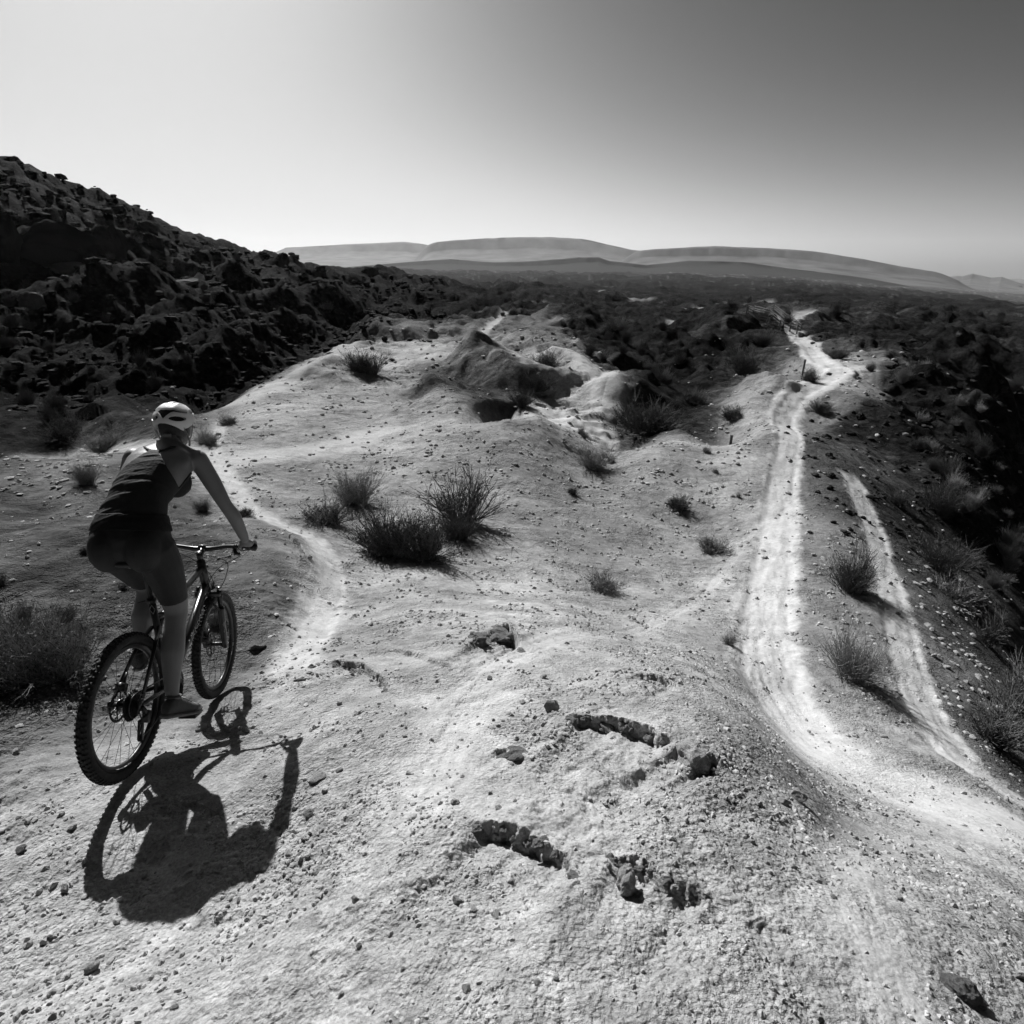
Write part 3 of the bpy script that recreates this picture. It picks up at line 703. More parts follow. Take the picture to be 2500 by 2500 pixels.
# fine gravel: uncountable
def gravel(n, r0, r1, seed, size, label, az0=-1.06, az1=1.06, mat=None, dark=False, name='gravel'):
    rng = np.random.default_rng(seed)
    r = np.exp(rng.uniform(math.log(r0), math.log(r1), n*2)); az = rng.uniform(az0, az1, n*2)
    x = r*np.sin(az); y = r*np.cos(az)
    dens = sstep(-.25, .55, perlin(x*1.5, y*1.5, 77) + .5*perlin(x*5, y*5, 78))
    tm = track_mask(x, y); al_, _k = soil_shade(x, y); dens = dens*((1-sstep(.05, .15, al_)) if dark else (.12+.88*sstep(.05, .2, al_)))
    keep = rng.uniform(0, 1, n*2) < np.clip(dens, .04, 1)*(1-.85*tm); x, y, r = x[keep][:n], y[keep][:n], r[keep][:n]; n = len(x)
    z = height(x, y)
    s = (size*np.minimum(np.exp(rng.normal(0, .7, n)), 3.0))*(1.0+r*1.35)**.85
    V = []; F = []
    base = []
    for q in range(8):
        bm = bmesh.new(); bmesh.ops.create_icosphere(bm, subdivisions=1, radius=1)
        v = np.array([p.co[:] for p in bm.verts]); f = np.array([[w.index for w in p.verts] for p in bm.faces]); bm.free()
        # 12-vertex stones
        v *= rng.uniform(.65, 1.25, (len(v), 1)); v *= np.array([1, rng.uniform(.6, 1), rng.uniform(.35, .7)])
        base.append((v, f))
    nv = len(base[0][0]); nf = len(base[0][1])
    k = rng.integers(0, 8, n); B = np.stack([b[0] for b in base])[k]
    th = rng.uniform(0, 6.283, n); c, sn = np.cos(th), np.sin(th)
    X = (B[:, :, 0]*c[:, None]-B[:, :, 1]*sn[:, None])*s[:, None] + x[:, None]
    Y = (B[:, :, 0]*sn[:, None]+B[:, :, 1]*c[:, None])*s[:, None] + y[:, None]
    Z = B[:, :, 2]*s[:, None] + z[:, None] + .15*s[:, None]
    V = np.stack([X, Y, Z], -1).reshape(-1, 3)
    F = (np.stack([b[1] for b in base])[k] + (np.arange(n)*nv)[:, None, None]).reshape(-1, 3)
    me = bpy.data.meshes.new(name); me.from_pydata(V.tolist(), [], F.tolist()); me.update()
    o = link(name, me, mat or M_GRAVEL); tag(o, label, 'gravel', kind='stuff')
gravel(40000, .62, 15, 5, .00165, 'fine loose gravel scattered over the near clay')
gravel(5500, 30, 118, 8, .0042, 'broken dark rock and scree covering the hillside', -.80, -.10, M_CLIFF, True, 'scree')
gravel(2600, 12, 60, 9, .0032, 'broken dark rock on the steep right slope', .45, .95, M_CLIFF, True, 'scree')
gravel(9000, 13, 45, 6, .0019, 'scattered stones and litter on the bright hills')

# ---------------------------------------------------------------- boulders and cliffs on the dark hill
CL = [rock_mesh('boulder', 80+i, 4, .8, 9, .12) for i in range(5)]
for me in CL: me.materials.append(M_CLIFF)
def boulder(u, v, wpx, hpx, k, label, name='boulder', depth=.8, rz=0.0, ry=0.0, sink=.3, group=None, mat=None, cat='boulder'):
    p = drop_px(u, v, True)
    s = px_size(p, wpx)*.5; h = px_size(p, hpx)*.5
    o = bpy.data.objects.new(name, CL[k % 5]); C.objects.link(o)
    o.scale = (s/.9, s*depth/.8, h/.62); o.rotation_euler = (0, ry, rz - math.atan2(p[0], p[1]))
    o.location = (p[0], p[1], p[2] + h*(1-2*sink))
    if mat: o.material_slots[0].link = 'OBJECT'; o.material_slots[0].material = mat
    tag(o, label, cat, group); return o
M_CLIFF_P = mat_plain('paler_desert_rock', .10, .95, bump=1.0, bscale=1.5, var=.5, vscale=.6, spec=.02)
boulder(92, 490, 140, 92, 0, 'huge dark cliff block set in the hillside under the crest', 'cliff_block', .5, .1)
boulder(10, 490, 80, 90, 3, 'dark cliff face at the foot of the highest slope', 'cliff_block', .5, .4)
boulder(200, 478, 66, 62, 1, 'rounded dark cliff knob beside the huge cliff block', 'cliff_block', .6, .3)
boulder(294, 464, 52, 22, 2, 'leaning dark slab at the broken end of the hill crest', 'boulder', .6, .1, .42)
boulder(286, 447, 36, 28, 4, 'square outcrop jutting into the sky at the end of the hill crest', 'boulder', .7, .2, .1, .2)
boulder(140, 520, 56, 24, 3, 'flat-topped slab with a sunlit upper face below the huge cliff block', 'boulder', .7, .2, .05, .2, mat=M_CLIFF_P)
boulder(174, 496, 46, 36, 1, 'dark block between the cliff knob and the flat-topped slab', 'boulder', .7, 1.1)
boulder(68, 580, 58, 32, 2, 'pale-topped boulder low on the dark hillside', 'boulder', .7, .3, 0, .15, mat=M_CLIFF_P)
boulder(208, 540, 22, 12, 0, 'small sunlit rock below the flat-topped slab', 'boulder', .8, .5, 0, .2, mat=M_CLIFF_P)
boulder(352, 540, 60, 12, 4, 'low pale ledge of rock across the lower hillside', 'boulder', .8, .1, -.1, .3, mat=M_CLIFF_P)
boulder(600, 523, 26, 20, 0, 'blocky dark boulder on the low saddle of the ridge', 'boulder', .8, .2, 0, .15)
boulder(703, 522, 44, 20, 2, 'wide rounded boulder on the ridge beside the blocky one', 'boulder', .7, .2, 0, .2)
boulder(537, 507, 17, 27, 1, 'small upright rock tower standing on the ridge', 'rock_tower', .9, .2, 0, .1, cat='rock tower')
for i, (u, v, s) in enumerate([(200,398,22),(172,392,20),(153,386,12),(94,368,18),(110,372,12),(50,350,16),(4,334,22),(130,382,10),(228,412,16),(250,424,14),(268,432,14),(330,466,14),(352,466,18),(372,472,14),(400,478,12),(445,487,14),(470,488,12),(70,358,10),(25,340,12),(20,410,26),(80,410,40),(170,425,24),(230,440,30),(120,405,14),(300,500,22),(240,500,26),(260,520,18),(60,540,22),(20,570,26),(130,550,18),(160,545,14),(330,500,18),(380,510,20),(420,520,16),(460,540,14),(180,590,16),(260,580,18),(300,560,22),(90,600,18),(470,570,12),(520,560,12),(640,540,12),(760,545,12)]):
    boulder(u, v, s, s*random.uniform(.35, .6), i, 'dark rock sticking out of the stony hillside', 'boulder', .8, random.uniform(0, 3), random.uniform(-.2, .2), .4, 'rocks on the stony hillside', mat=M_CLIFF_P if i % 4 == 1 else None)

# ---------------------------------------------------------------- shrubs
def shrub_meshes(seed, n=200, H=.7, spread=1.0, leaf=2600, leafsz=.016, twig=3, rad=.0035, droop=.1, leaf_from=.35):
    rnd = random.Random(seed); st = MB(); lv = MB()
    nodes = []; ph = [rnd.uniform(0, 6.28) for _ in range(3)]
    lob = lambda a: .72 + .22*math.sin(2*a+ph[0]) + .16*math.sin(3*a+ph[1]) + .10*math.sin(7*a+ph[2])
    for i in range(n):
        a = rnd.uniform(0, 6.283); tilt = abs(rnd.gauss(0, .45))*spread + .05; tilt = min(tilt, 1.35)
        L = H*rnd.uniform(.45, 1.08)*(1 - .18*tilt)*lob(a)
        b = Vector((math.cos(a)*rnd.uniform(0, .1), math.sin(a)*rnd.uniform(0, .1), -.03))
        d = Vector((math.sin(tilt)*math.cos(a), math.sin(tilt)*math.sin(a), math.cos(tilt)))
        pts = [b]; 
        for k in range(4):
            d = (d + Vector((rnd.gauss(0, .13), rnd.gauss(0, .13), rnd.gauss(.04, .1)))).normalized()
            pts.append(pts[-1] + d*L/4)
        st.tube(pts, [rad*1.5, rad*1.2, rad, rad*.7, rad*.35], 3, cap=False)
        nodes.append(pts)
        for q in range(twig):
            k = rnd.choice((2, 3)); p = pts[k]; dd = (d + Vector((rnd.gauss(0, .5), rnd.gauss(0, .5), rnd.gauss(0, .3)))).normalized()
            tp = [p, p+dd*L*.16, p+dd*L*.3+Vector((0, 0, .02))]
            st.tube(tp, [rad*.7, rad*.5, rad*.25], 3, cap=False); nodes.append([tp[0], tp[0], tp[1], tp[1], tp[2]])
    for i in range(leaf):
        pts = rnd.choice(nodes); t = rnd.uniform(leaf_from, 1)*4; k = min(int(t), 3)
        p = pts[k].lerp(pts[k+1], t-k) + Vector((rnd.gauss(0, .012), rnd.gauss(0, .012), rnd.gauss(0, .012)))
        u = Vector((rnd.gauss(0, 1), rnd.gauss(0, 1), rnd.gauss(.8, 1))).normalized(); w = u.orthogonal().normalized()
        w.rotate(Matrix.Rotation(rnd.uniform(0, 6.28), 3, u)); s = leafsz*rnd.uniform(.6, 1.3)
        lv.add([p, p+u*s+w*s*.3, p+u*s*2, p+u*s-w*s*.3], [(0, 1, 2, 3)])
    def fin(mb, nm):
        me = bpy.data.meshes.new(nm); me.from_pydata(mb.v, [], mb.f); me.update(); return me
    return fin(st, 'stems'), fin(lv, 'foliage')
KINDS = {
 'dense': shrub_meshes(1, 380, .62, 1.15, 6500, .011, 3, .0028),
 'twiggy': shrub_meshes(2, 150, .85, .95, 1500, .012, 5, .0045, leaf_from=.5),
 'fine': shrub_meshes(3, 460, .55, 1.0, 2400, .008, 2, .0017, leaf_from=.5),
 'low': shrub_meshes(4, 240, .40, 1.5, 2600, .012, 2, .003),
 'sprig': shrub_meshes(5, 260, .60, 1.25, 3800, .012, 4, .0026, leaf_from=.45),
}
KINDS['dense2'] = shrub_meshes(11, 300, .55, 1.3, 5000, .010, 4, .0028)
KINDS['fine2'] = shrub_meshes(13, 340, .6, .8, 1500, .008, 3, .0018, leaf_from=.6)
KINDS['low2'] = shrub_meshes(14, 200, .36, 1.7, 2000, .010, 3, .0028)
KINDS['twiggy2'] = shrub_meshes(12, 110, .8, 1.15, 900, .010, 6, .0042, leaf_from=.6)
KMAT = {'dense2': (M_TWIG, M_LEAF_D), 'fine2': (M_STRAW, M_LEAF), 'low2': (M_STRAW, M_LEAF_D), 'twiggy2': (M_TWIG, M_LEAF), 'dense': (M_TWIG, M_LEAF_D), 'twiggy': (M_TWIG, M_LEAF), 'fine': (M_TWIG, M_LEAF), 'low': (M_TWIG, M_LEAF_D), 'sprig': (M_STRAW, M_LEAF)}
KSIZE = {'dense': (1.15, .62), 'twiggy': (1.25, .8), 'fine': (.95, .55), 'low': (1.0, .32), 'sprig': (1.2, .55)}
def _ext(k):
    P = np.array([v.co[:] for v in KINDS[k][0].vertices]); R = np.hypot(P[:, 0], P[:, 1])
    return 2*np.percentile(R, 88), np.percentile(P[:, 2], 97)
KSIZE = {k: _ext(k) for k in KINDS}
for k, (a, b) in KINDS.items(): a.materials.append(KMAT[k][0]); b.materials.append(KMAT[k][1])
def shrub(u, v, wpx, hpx, kind, label, group=None, full=True):
    p = drop_px(u, v, full)
    if p is None: return
    if kind+'2' in KINDS and random.random() < .45: kind += '2'
    w = px_size(p, wpx); h = px_size(p, hpx)*.88
    e = empty('desert_shrub', p); e.rotation_euler = (0, 0, random.uniform(0, 6.28))
    sx = w/KSIZE[kind][0]; e.scale = (sx, sx*random.uniform(.85, 1.1), h/KSIZE[kind][1])
    for nm, me in zip(('stems', 'foliage'), KINDS[kind]):
        o = bpy.data.objects.new(nm, me); C.objects.link(o); o.parent = e
    tag(e, label, 'shrub', group); return e
for u, v, w, h, k, lab in [
 (728,1045,96,84,'dense','dense dark shrub, left half of the biggest shrub clump'),
 (798,1052,104,82,'dense','dense dark shrub, right half of the biggest shrub clump'),
 (872,985,124,98,'twiggy','tall twiggy shrub with bare branch tips behind the biggest clump'),
 (862,1016,66,52,'fine','small pale feathery shrub at the right side of the biggest clump'),
 (672,950,76,62,'fine','rounded feathery shrub with dark base behind the biggest clump'),
 (614,985,78,40,'low','low spreading shrub beside the bend of the narrow pale track'),
 (1120,884,58,42,'fine','lone feathery shrub at the dip below the dark bank'),
 (1140,1116,64,34,'sprig','thin sparse shrub on the stony hollow'),
 (1345,1040,50,28,'low','small low shrub ringed with stones left of the ridge track'),
 (1604,1112,84,78,'fine','feathery shrub on the left edge of the narrow track'),
 (1606,1275,104,84,'fine','large thin shrub between the two pale tracks'),
 (1776,1078,78,68,'fine','feathery shrub with long shadow above the rubble bank'),
 (1800,1130,70,36,'low','low dark shrub just below the feathery one on the rubble bank'),
 (1862,1215,60,60,'twiggy','twiggy shrub on the dark slope below the rubble bank'),
 (1876,1400,120,96,'twiggy','big dark twiggy shrub at the lower end of the rubble bank'),
 (1925,1330,90,80,'sprig','grassy shrub behind the big dark twiggy one'),
 (30,1285,170,130,'sprig','big leafy shrub at the edge of the dark mound'),
 (118,1275,130,110,'sprig','leafy shrub growing against the rear wheel side of the big one'),
 (60,1240,120,90,'fine','feathery shrub behind the big leafy one on the dark mound'),
 (1030,706,48,38,'dense','round dark shrub on the crest beside the second pale path'),
 (1012,738,52,30,'dense','dark shrub under the crest at the head of the gully'),
 (985,770,36,30,'dense','small dark shrub casting a shadow into the gully'),
 (680,700,46,34,'dense','round dark shrub on top of the bright hill'),
 (702,706,54,38,'twiggy','spiky shrub beside the round one on the bright hill'),
 (393,838,46,26,'fine','small feathery shrub beyond the rider near the pale road'),
 (430,800,30,16,'low','tiny low shrub on the left flank of the bright hill'),
 (1225,822,100,56,'dense','wide dark shrub clump filling the end of the wash'),
 (1190,800,50,34,'dense','dark shrub on the bank above the wash'),
 (1400,706,52,44,'dense','large dark shrub in the pit left of the ridge'),
 (1527,719,32,20,'dense','dark dome shrub in the elbow of the ridge track'),
 (1580,676,40,18,'dense','dark oval shrub on the pale saddle'),
 (1547,778,34,20,'dense','dark shrub on the right flank of the ridge hump'),
 (1440,650,30,22,'dense','dark shrub in front of the rail fence'),
 (120,828,76,40,'dense','dark shrub behind the pale road'),
 (195,850,60,34,'fine','thin shrub at the edge of the pale road'),
 (165,912,44,42,'fine','thin upright shrub in the rubble band'),
 (383,965,28,24,'fine','small tuft on the crest of the dark mound'),
 (460,975,34,16,'low','low tuft at the end of the dark mound crest'),
 (1764,958,70,44,'dense','dark shrub with a long shadow on the right slope'),
 (1692,952,36,26,'low','low dark shrub above the narrow track on the right slope'),
 (1250,748,34,24,'dense','dark shrub below the pale bench'),
 (1310,760,44,24,'low','low shrub at the foot of the round hump'),
 (1380,788,50,20,'low','low scrub behind the crest of the stony hump'),
 (1280,960,40,24,'low','tiny brush patch on the crusty bank'),
 (1375,1215,26,18,'sprig','tiny dry tuft beside the foot of the ridge track'),
 (1165,645,40,20,'dense','dark shrub beyond the wash on the middle slope'),
 ]: shrub(u, v, w, h, k, lab)
random.seed(21)
def scrub(P, n, lo, hi, label, group, kinds=('dense', 'low', 'fine')):
    for u, v in scatter_px(P, n):
        p = drop_px(u, v, True)
        if p is None: continue
        r = math.hypot(p[0], p[1]); w = random.uniform(lo, hi)*(1+r/220)
        k = random.choice(kinds)
        if k+'2' in KINDS and random.random() < .5: k += '2'
        me = KINDS[k]
        e = empty('desert_shrub', (p[0], p[1], p[2])); sx = w/KSIZE[k][0]
        e.scale = (sx, sx, sx*random.uniform(.8, 1.3)); e.rotation_euler.z = random.uniform(0, 6.28)
        for nm, m_ in zip(('stems', 'foliage'), me):
            o = bpy.data.objects.new(nm, m_); C.objects.link(o); o.parent = e
        tag(e, label, 'shrub', group)
scrub([(0,560),(300,520),(560,530),(780,560),(700,610),(560,660),(350,760),(0,820)], 50, .25, .7, 'dark scrub bush on the shaded badland below the hill', 'scrub below the hill', ('dense', 'dense', 'low'))
scrub([(780,550),(1000,555),(1250,600),(1350,660),(1250,760),(1100,690),(1000,610),(850,600)], 40, .25, .6, 'dark scrub bush in the gullies beyond the bright hill', 'scrub in the middle gullies', ('dense', 'dense', 'low'))
scrub([(1620,640),(1932,640),(1932,1150),(1860,1130),(1720,900),(1640,780)], 56, .2, .55, 'dark scrub bush on the steep shaded slope right of the ridge', 'scrub on the right slope', ('dense', 'low', 'fine'))
scrub([(1350,560),(1932,600),(1932,640),(1600,620),(1350,620)], 24, .4, .9, 'dark scrub bush on the plain beyond the fence', 'scrub on the plain', ('dense',))
scrub([(0,340),(230,420),(320,480),(560,520),(300,530),(0,540)], 24, .25, .7, 'dark bush clinging to the stony hill', 'bushes on the stony hill', ('dense', 'low'))
scrub([(0,980),(470,985),(540,1060),(480,1200),(0,1230)], 18, .05, .15, 'tiny dry tuft on the dark mound', 'tufts on the dark mound', ('low', 'sprig', 'fine'))
scrub([(950,800),(1150,830),(1400,850),(1400,1000),(950,940)], 8, .10, .25, 'tiny tuft on the crusty hump', 'tufts on the crusty hump', ('low', 'fine'))

# ---------------------------------------------------------------- rail fence and marker posts
def wpost(name, u, v, hgt, label, wid=.09):
    p = drop_px(u, v, True); mb = MB()
    mb.box((0, 0, hgt/2-.15), (wid/2, wid*.35, hgt/2+.15)); mb.box((0, 0, hgt+.02), (wid*.56, wid*.42, .02))
    o = mb.build(name, M_WOOD); o.location = p; o.rotation_euler.z = random.uniform(-.4, .4); tag(o, label, 'post'); return o
wpost('marker_post', 1378, 838, .30, 'short dark marker post on the stony hump beside the ridge track')
wpost('marker_post', 1514, 706, .8, 'thin marker post beside the dark dome shrub')
def fence(pts, label, hgt=.78, world=False):
    W = [np.array(p) for p in pts] if world else [drop_px(u, v, True) for u, v in pts]; W = [w for w in W if w is not None]
    e = empty('rail_fence', W[0]); o0 = Vector(W[0])
    for w in W:
        mb = MB(); c = Vector(w)-o0
        mb.tube([c+Vector((0, 0, -.3)), c+Vector((0, 0, hgt))], [.06, .055], 7); mb.build('post', M_WOOD, e)
    for a, b in zip(W[:-1], W[1:]):
        for h in (.25, .47, .68):
            mb = MB(); mb.tube([Vector(a)-o0+Vector((0, -.1, h)), Vector(b)-o0+Vector((0, -.1, h+random.uniform(-.04, .04)))], .03, 6); mb.build('rail', M_WOOD, e)
    tag(e, label, 'fence'); return e
fence([(1405,611),(1430,614),(1450,617),(1470,621),(1490,625),(1503,629)], 'wooden rail fence along the pale path on the far ridge')
P0 = drop_px(1496, 630, True)
def fence_world(xy, label):
    pts = np.array(xy); z = height(pts[:, 0], pts[:, 1]); return fence([(p[0], p[1], q) for p, q in zip(pts, z)], label, world=True)
fence_world([(P0[0]-.6-.25*k, P0[1]+1+3.2*k) for k in range(5)], 'wooden rail fence lining the near side of the far bend')
fence_world([(P0[0]+1.6-.1*k, P0[1]+2+3.2*k) for k in range(5)], 'wooden rail fence lining the outer side of the far bend')

# ---------------------------------------------------------------- the air
def haze():
    mb = MB(); mb.box((0, 0, -200), (14000, 14000, 720))
    o = mb.build('haze', None); m = bpy.data.materials.new('haze'); m.use_nodes = True; nt = m.node_tree; nt.nodes.clear()
    v = nt.nodes.new('ShaderNodeVolumePrincipled'); out = nt.nodes.new('ShaderNodeOutputMaterial')
    v.inputs['Color'].default_value = (.93, .93, .93, 1); v.inputs['Density'].default_value = HAZE; v.inputs['Anisotropy'].default_value = .35
    nt.links.new(v.outputs[0], out.inputs['Volume']); o.data.materials.append(m)
    tag(o, 'thin pale haze over the desert', 'haze', kind='stuff'); return o
HAZE = 0.000042


# ---------------------------------------------------------------- bicycle (x forward, y left, z up, rear tyre on the ground at the origin)
BIKE_M = Matrix.Translation((-1.9741, 2.1616, EYE-2.4068)) @ (Matrix.Rotation(1.6691, 4, 'Z') @ Matrix.Rotation(.3431, 4, 'Y') @ Matrix.Rotation(.0533, 4, 'X'))
M_RUB = mat_plain('tyre_rubber', .022, .75, bump=.3, bscale=400, var=.5, vscale=40, spec=.3)
M_BLK = mat_plain('black_frame_paint', .012, .28, var=.3, vscale=30, spec=.5)
M_ALU = mat_plain('black_anodised_metal', .03, .38, .6, var=.3, vscale=60)
M_STL = mat_plain('bare_steel', .35, .3, 1.0, var=.2, vscale=80)
M_DRK = mat_plain('dark_drivetrain_steel', .05, .45, .9, var=.4, vscale=80)
M_WHT = mat_plain('white_decal', .62, .5, var=.1, vscale=50)
M_GRY = mat_plain('grey_decal', .22, .5, var=.1, vscale=50)
M_SAD = mat_plain('saddle_vinyl', .02, .5, bump=.3, bscale=300)
M_CAB = mat_plain('cable_housing', .012, .5, var=.1, vscale=50)

bike = empty('bicycle'); bike.matrix_world = BIKE_M
tag(bike, 'black mountain bike with knobbly tyres ridden by the cyclist', 'bicycle')
WR, WB = .368, 1.09
BB = Vector((.43, 0, .325)); FH = Vector((WB, 0, .364)); RH = Vector((0, 0, .368))
SC = Vector((.262, 0, .855)); HT0 = Vector((.955, 0, .775)); HT1 = Vector((.868, 0, .985))
def part(name, mb, mat, parent=bike, smooth=True):
    o = mb.build(name, mat, parent, smooth)
    return o
# frame
fr = MB()
fr.tube([BB+Vector((0, 0, .01)), BB.lerp(SC, .5), SC], [.021, .0185, .018], 12)
fr.tube([HT0+Vector((-.012, 0, .045)), HT0.lerp(BB, .5)+Vector((-.01, 0, -.012)), BB+Vector((.01, 0, .005))], [(.03, .024), (.034, .027), (.03, .03)], 14)
fr.tube([HT1+Vector((.012, 0, -.05)), Vector((.60, 0, .835)), Vector((.40, 0, .745)), BB.lerp(SC, .80)], [(.022, .02), (.023, .022), (.021, .02), .018], 12)
fr.tube([Vector((.42, 0, .752)), Vector((.36, 0, .715)), BB.lerp(SC, .62)], [.014, .014, .014], 10)
fr.tube([HT0, HT1], [.029, .026], 14)
fr.tube([BB+Vector((0, -.037, 0)), BB+Vector((0, .037, 0))], .024, 14)
for s in (-1, 1):
    fr.tube([BB+Vector((-.03, s*.03, -.002)), Vector((.25, s*.05, .345)), Vector((.12, s*.066, .36)), RH+Vector((.005, s*.070, .0))], [.014, .013, .011, .010], 9)
    fr.tube([BB.lerp(SC, .70)+Vector((-.01, s*.018, 0)), Vector((.20, s*.045, .62)), RH+Vector((.02, s*.070, .03))], [.011, .010, .009], 9)
    fr.box(RH+Vector((.0, s*.072, .0)), (.024, .004, .026))
fo = part('frame', fr, M_BLK)
# decals on the frame
def text_mesh(txt, size):
    cu = bpy.data.curves.new('lettering', 'FONT'); cu.body = txt; cu.size = size; cu.extrude = .0008; cu.align_x = 'CENTER'; cu.align_y = 'CENTER'; cu.shear = .25
    ob = bpy.data.objects.new('lettering', cu); C.objects.link(ob)
    bpy.context.view_layer.update(); dg = bpy.context.evaluated_depsgraph_get()
    me = bpy.data.meshes.new_from_object(ob.evaluated_get(dg)); bpy.data.objects.remove(ob); return me
tm = text_mesh('UKKUUI', .058)
lt = link('lettering', tm, M_GRY, fo)
d_ = (HT0-BB).normalized(); up_ = Vector((0, -1, 0)).cross(d_)
R_ = Matrix((d_, up_, Vector((0, -1, 0)))).transposed().to_4x4()
lt.matrix_local = Matrix.Translation(BB.lerp(HT0, .58)+Vector((-.006, -.0285, -.006))) @ R_ @ Matrix.Scale(1.25, 4, (1, 0, 0))
dm = MB(); c0 = BB.lerp(SC, .9)+Vector((-.0195, -.004, 0))
ax = (SC-BB).normalized(); ay = Vector((0, 1, 0))
for a, b in (((.028, 0), (0, .014)), ((0, .014), (-.028, 0)), ((-.028, 0), (0, -.014)), ((0, -.014), (.028, 0))):
    dm.tube([c0+ax*a[0]+ay*a[1], c0+ax*b[0]+ay*b[1]], .002, 5)
part('diamond_badge', dm, M_GRY, fo)
em = MB(); em.disc((0, 0, 0), .020, .004, 20); e_ = part('oval_badge', em, M_WHT, fo); e_.location = BB.lerp(SC, .60)+Vector((-.028, -.014, .0)); e_.rotation_euler = (1.0, 0, 1.1); e_.scale = (1.2, 1, .6)
# seat post, clamp, saddle
sp_ = MB(); sp_.tube([SC-(SC-BB).normalized()*.02, Vector((.198, 0, 1.055))], .0155, 12); part('seat_post', sp_, M_ALU)
cl_ = MB(); cl_.tube([SC+Vector((.004, 0, -.014)), SC+Vector((-.004, 0, .012))], .024, 14); cl_.tube([SC+Vector((-.022, .02, 0)), SC+Vector((-.03, .055, -.01))], .004, 6); part('seat_clamp', cl_, M_ALU)
sd = MB(); rings = []
for x, w, zt, th in ((.025, .045, 1.092, .02), (.035, .066, 1.100, .030), (.07, .074, 1.106, .038), (.11, .066, 1.106, .038), (.15, .045, 1.103, .036), (.20, .028, 1.100, .034), (.25, .022, 1.097, .032), (.295, .018, 1.092, .028), (.31, .010, 1.086, .018)):
    rings.append([Vector((x, w*math.cos(t), zt-th/2 + (th/2)*math.sin(t)*(1 if math.sin(t) > 0 else 1.1))) for t in [2*math.pi*k/18 for k in range(18)]])
sd.loft(rings); sdo = part('saddle', sd, M_SAD)
rl = MB()
for s in (-1, 1): rl.tube([(.06, s*.03, 1.075), (.10, s*.022, 1.058), (.22, s*.022, 1.058), (.27, s*.01, 1.075)], .0035, 6)
part('rail', rl, M_STL, sdo)
# fork
fk = MB(); ax_f = (HT1-HT0).normalized()
cr_c = HT0-ax_f*.03
fk.tube([HT0, cr_c], .022, 12); fk.box(cr_c+Vector((.012, 0, -.005)), (.028, .078, .016))
top = {}
for s in (-1, 1):
    t0 = cr_c+Vector((.02, s*.066, .012)); t1 = FH+Vector((-.02, s*.066, -.0))+Vector((0, 0, 0)); top[s] = t0
    fk.tube([t0.lerp(t1, .30), t0.lerp(t1, .34), t0.lerp(t1, .9), FH+Vector((-.006, s*.066, -.02))], [.026, .022, .021, .014], 12)
    fk.box(FH+Vector((0, s*.062, 0)), (.016, .010, .022))
fk.tube([top[1].lerp(FH+Vector((-.02, .066, 0)), .36)+Vector((-.03, 0, .01)), Vector((.985, 0, .70)), top[-1].lerp(FH+Vector((-.02, -.066, 0)), .36)+Vector((-.03, 0, .01))], .010, 8)
fko = part('fork', fk, M_BLK)
for s in (-1, 1):
    st_ = MB(); t1 = FH+Vector((-.02, s*.066, 0)); st_.tube([top[s].lerp(t1, -.02), top[s].lerp(t1, .33)], .016, 12); part('stanchion', st_, M_DRK, fko)
    cp = MB(); cp.tube([top[s].lerp(t1, -.075), top[s].lerp(t1, -.02)], [.013, .018], 10); part('top_cap', cp, M_STL if s < 0 else M_ALU, fko)
sw = MB(); p0 = top[-1].lerp(FH+Vector((-.02, -.066, 0)), .60)+Vector((-.014, -.0155, 0))
sw.tube([p0+Vector((-.006, 0, .05)), p0+Vector((.010, 0, .03)), p0+Vector((-.006, 0, 0)), p0+Vector((.014, 0, -.03)), p0+Vector((.006, .002, -.06))], [.002, .006, .007, .006, .002], 6)
part('swirl_decal', sw, M_GRY, fko)
# cockpit
stem = MB(); S0 = HT1+ax_f*.035; CLP = Vector((.895, 0, 1.058))
stem.tube([HT1, HT1+ax_f*.06], .019, 12); stem.tube([S0, CLP], [(.019, .017), (.021, .022)], 10); stem.tube([CLP+Vector((0, -.022, 0)), CLP+Vector((0, .022, 0))], .0225, 12)
sto = part('stem', stem, M_BLK)
cpb = MB(); cpb.tube([HT1+ax_f*.058, HT1+ax_f*.066], [.018, .014], 14); cpb.box(CLP+Vector((.0, .0, .0235)), (.012, .020, .002)); part('top_cap', cpb, M_STL, sto)
bar = MB(); ST = -.03
def barp(y, dx, dz): c, s = math.cos(ST), math.sin(ST); return CLP + Vector((dx*c - y*s, dx*s + y*c, dz))
bp_ = [barp(y, dx, dz) for y, dx, dz in ((-.365, -.050, .024), (-.25, -.034, .024), (-.16, -.014, .019), (-.09, -.003, .006), (-.05, 0, 0), (.05, 0, 0), (.09, -.003, .006), (.16, -.014, .019), (.25, -.034, .024), (.365, -.050, .024))]
bar.tube(bp_, [.0112, .0112, .0125, .0145, .0158, .0158, .0145, .0125, .0112, .0112], 12)
bao = part('handlebar', bar, M_BLK)
for s, i0, i1 in ((-1, 0, 1), (1, 9, 8)):
    g = MB(); a, b = bp_[i0], bp_[i1]; g.tube([a, a.lerp(b, .02), a.lerp(b, .97), b], [.015, .0168, .0165, .019], 14); part('grip', g, M_RUB)
    lv_ = MB(); c = a.lerp(b, 1.18); lv_.tube([c+Vector((-.014, 0, 0)), c+Vector((.02, 0, -.008))], .015, 10)
    lv_.tube([c+Vector((.02, 0, -.01)), c+Vector((.055, -s*-.02, -.022)), c+Vector((.052, s*.07, -.03))], [.010, .008, .005], 8)
    lv_.tube([c+Vector((.0, -s*.012, -.012)), c+Vector((-.004, -s*.004, -.045)), c+Vector((-.02, s*.03, -.05))], [.012, .015, .006], 8)
    part('brake_lever', lv_, M_ALU)
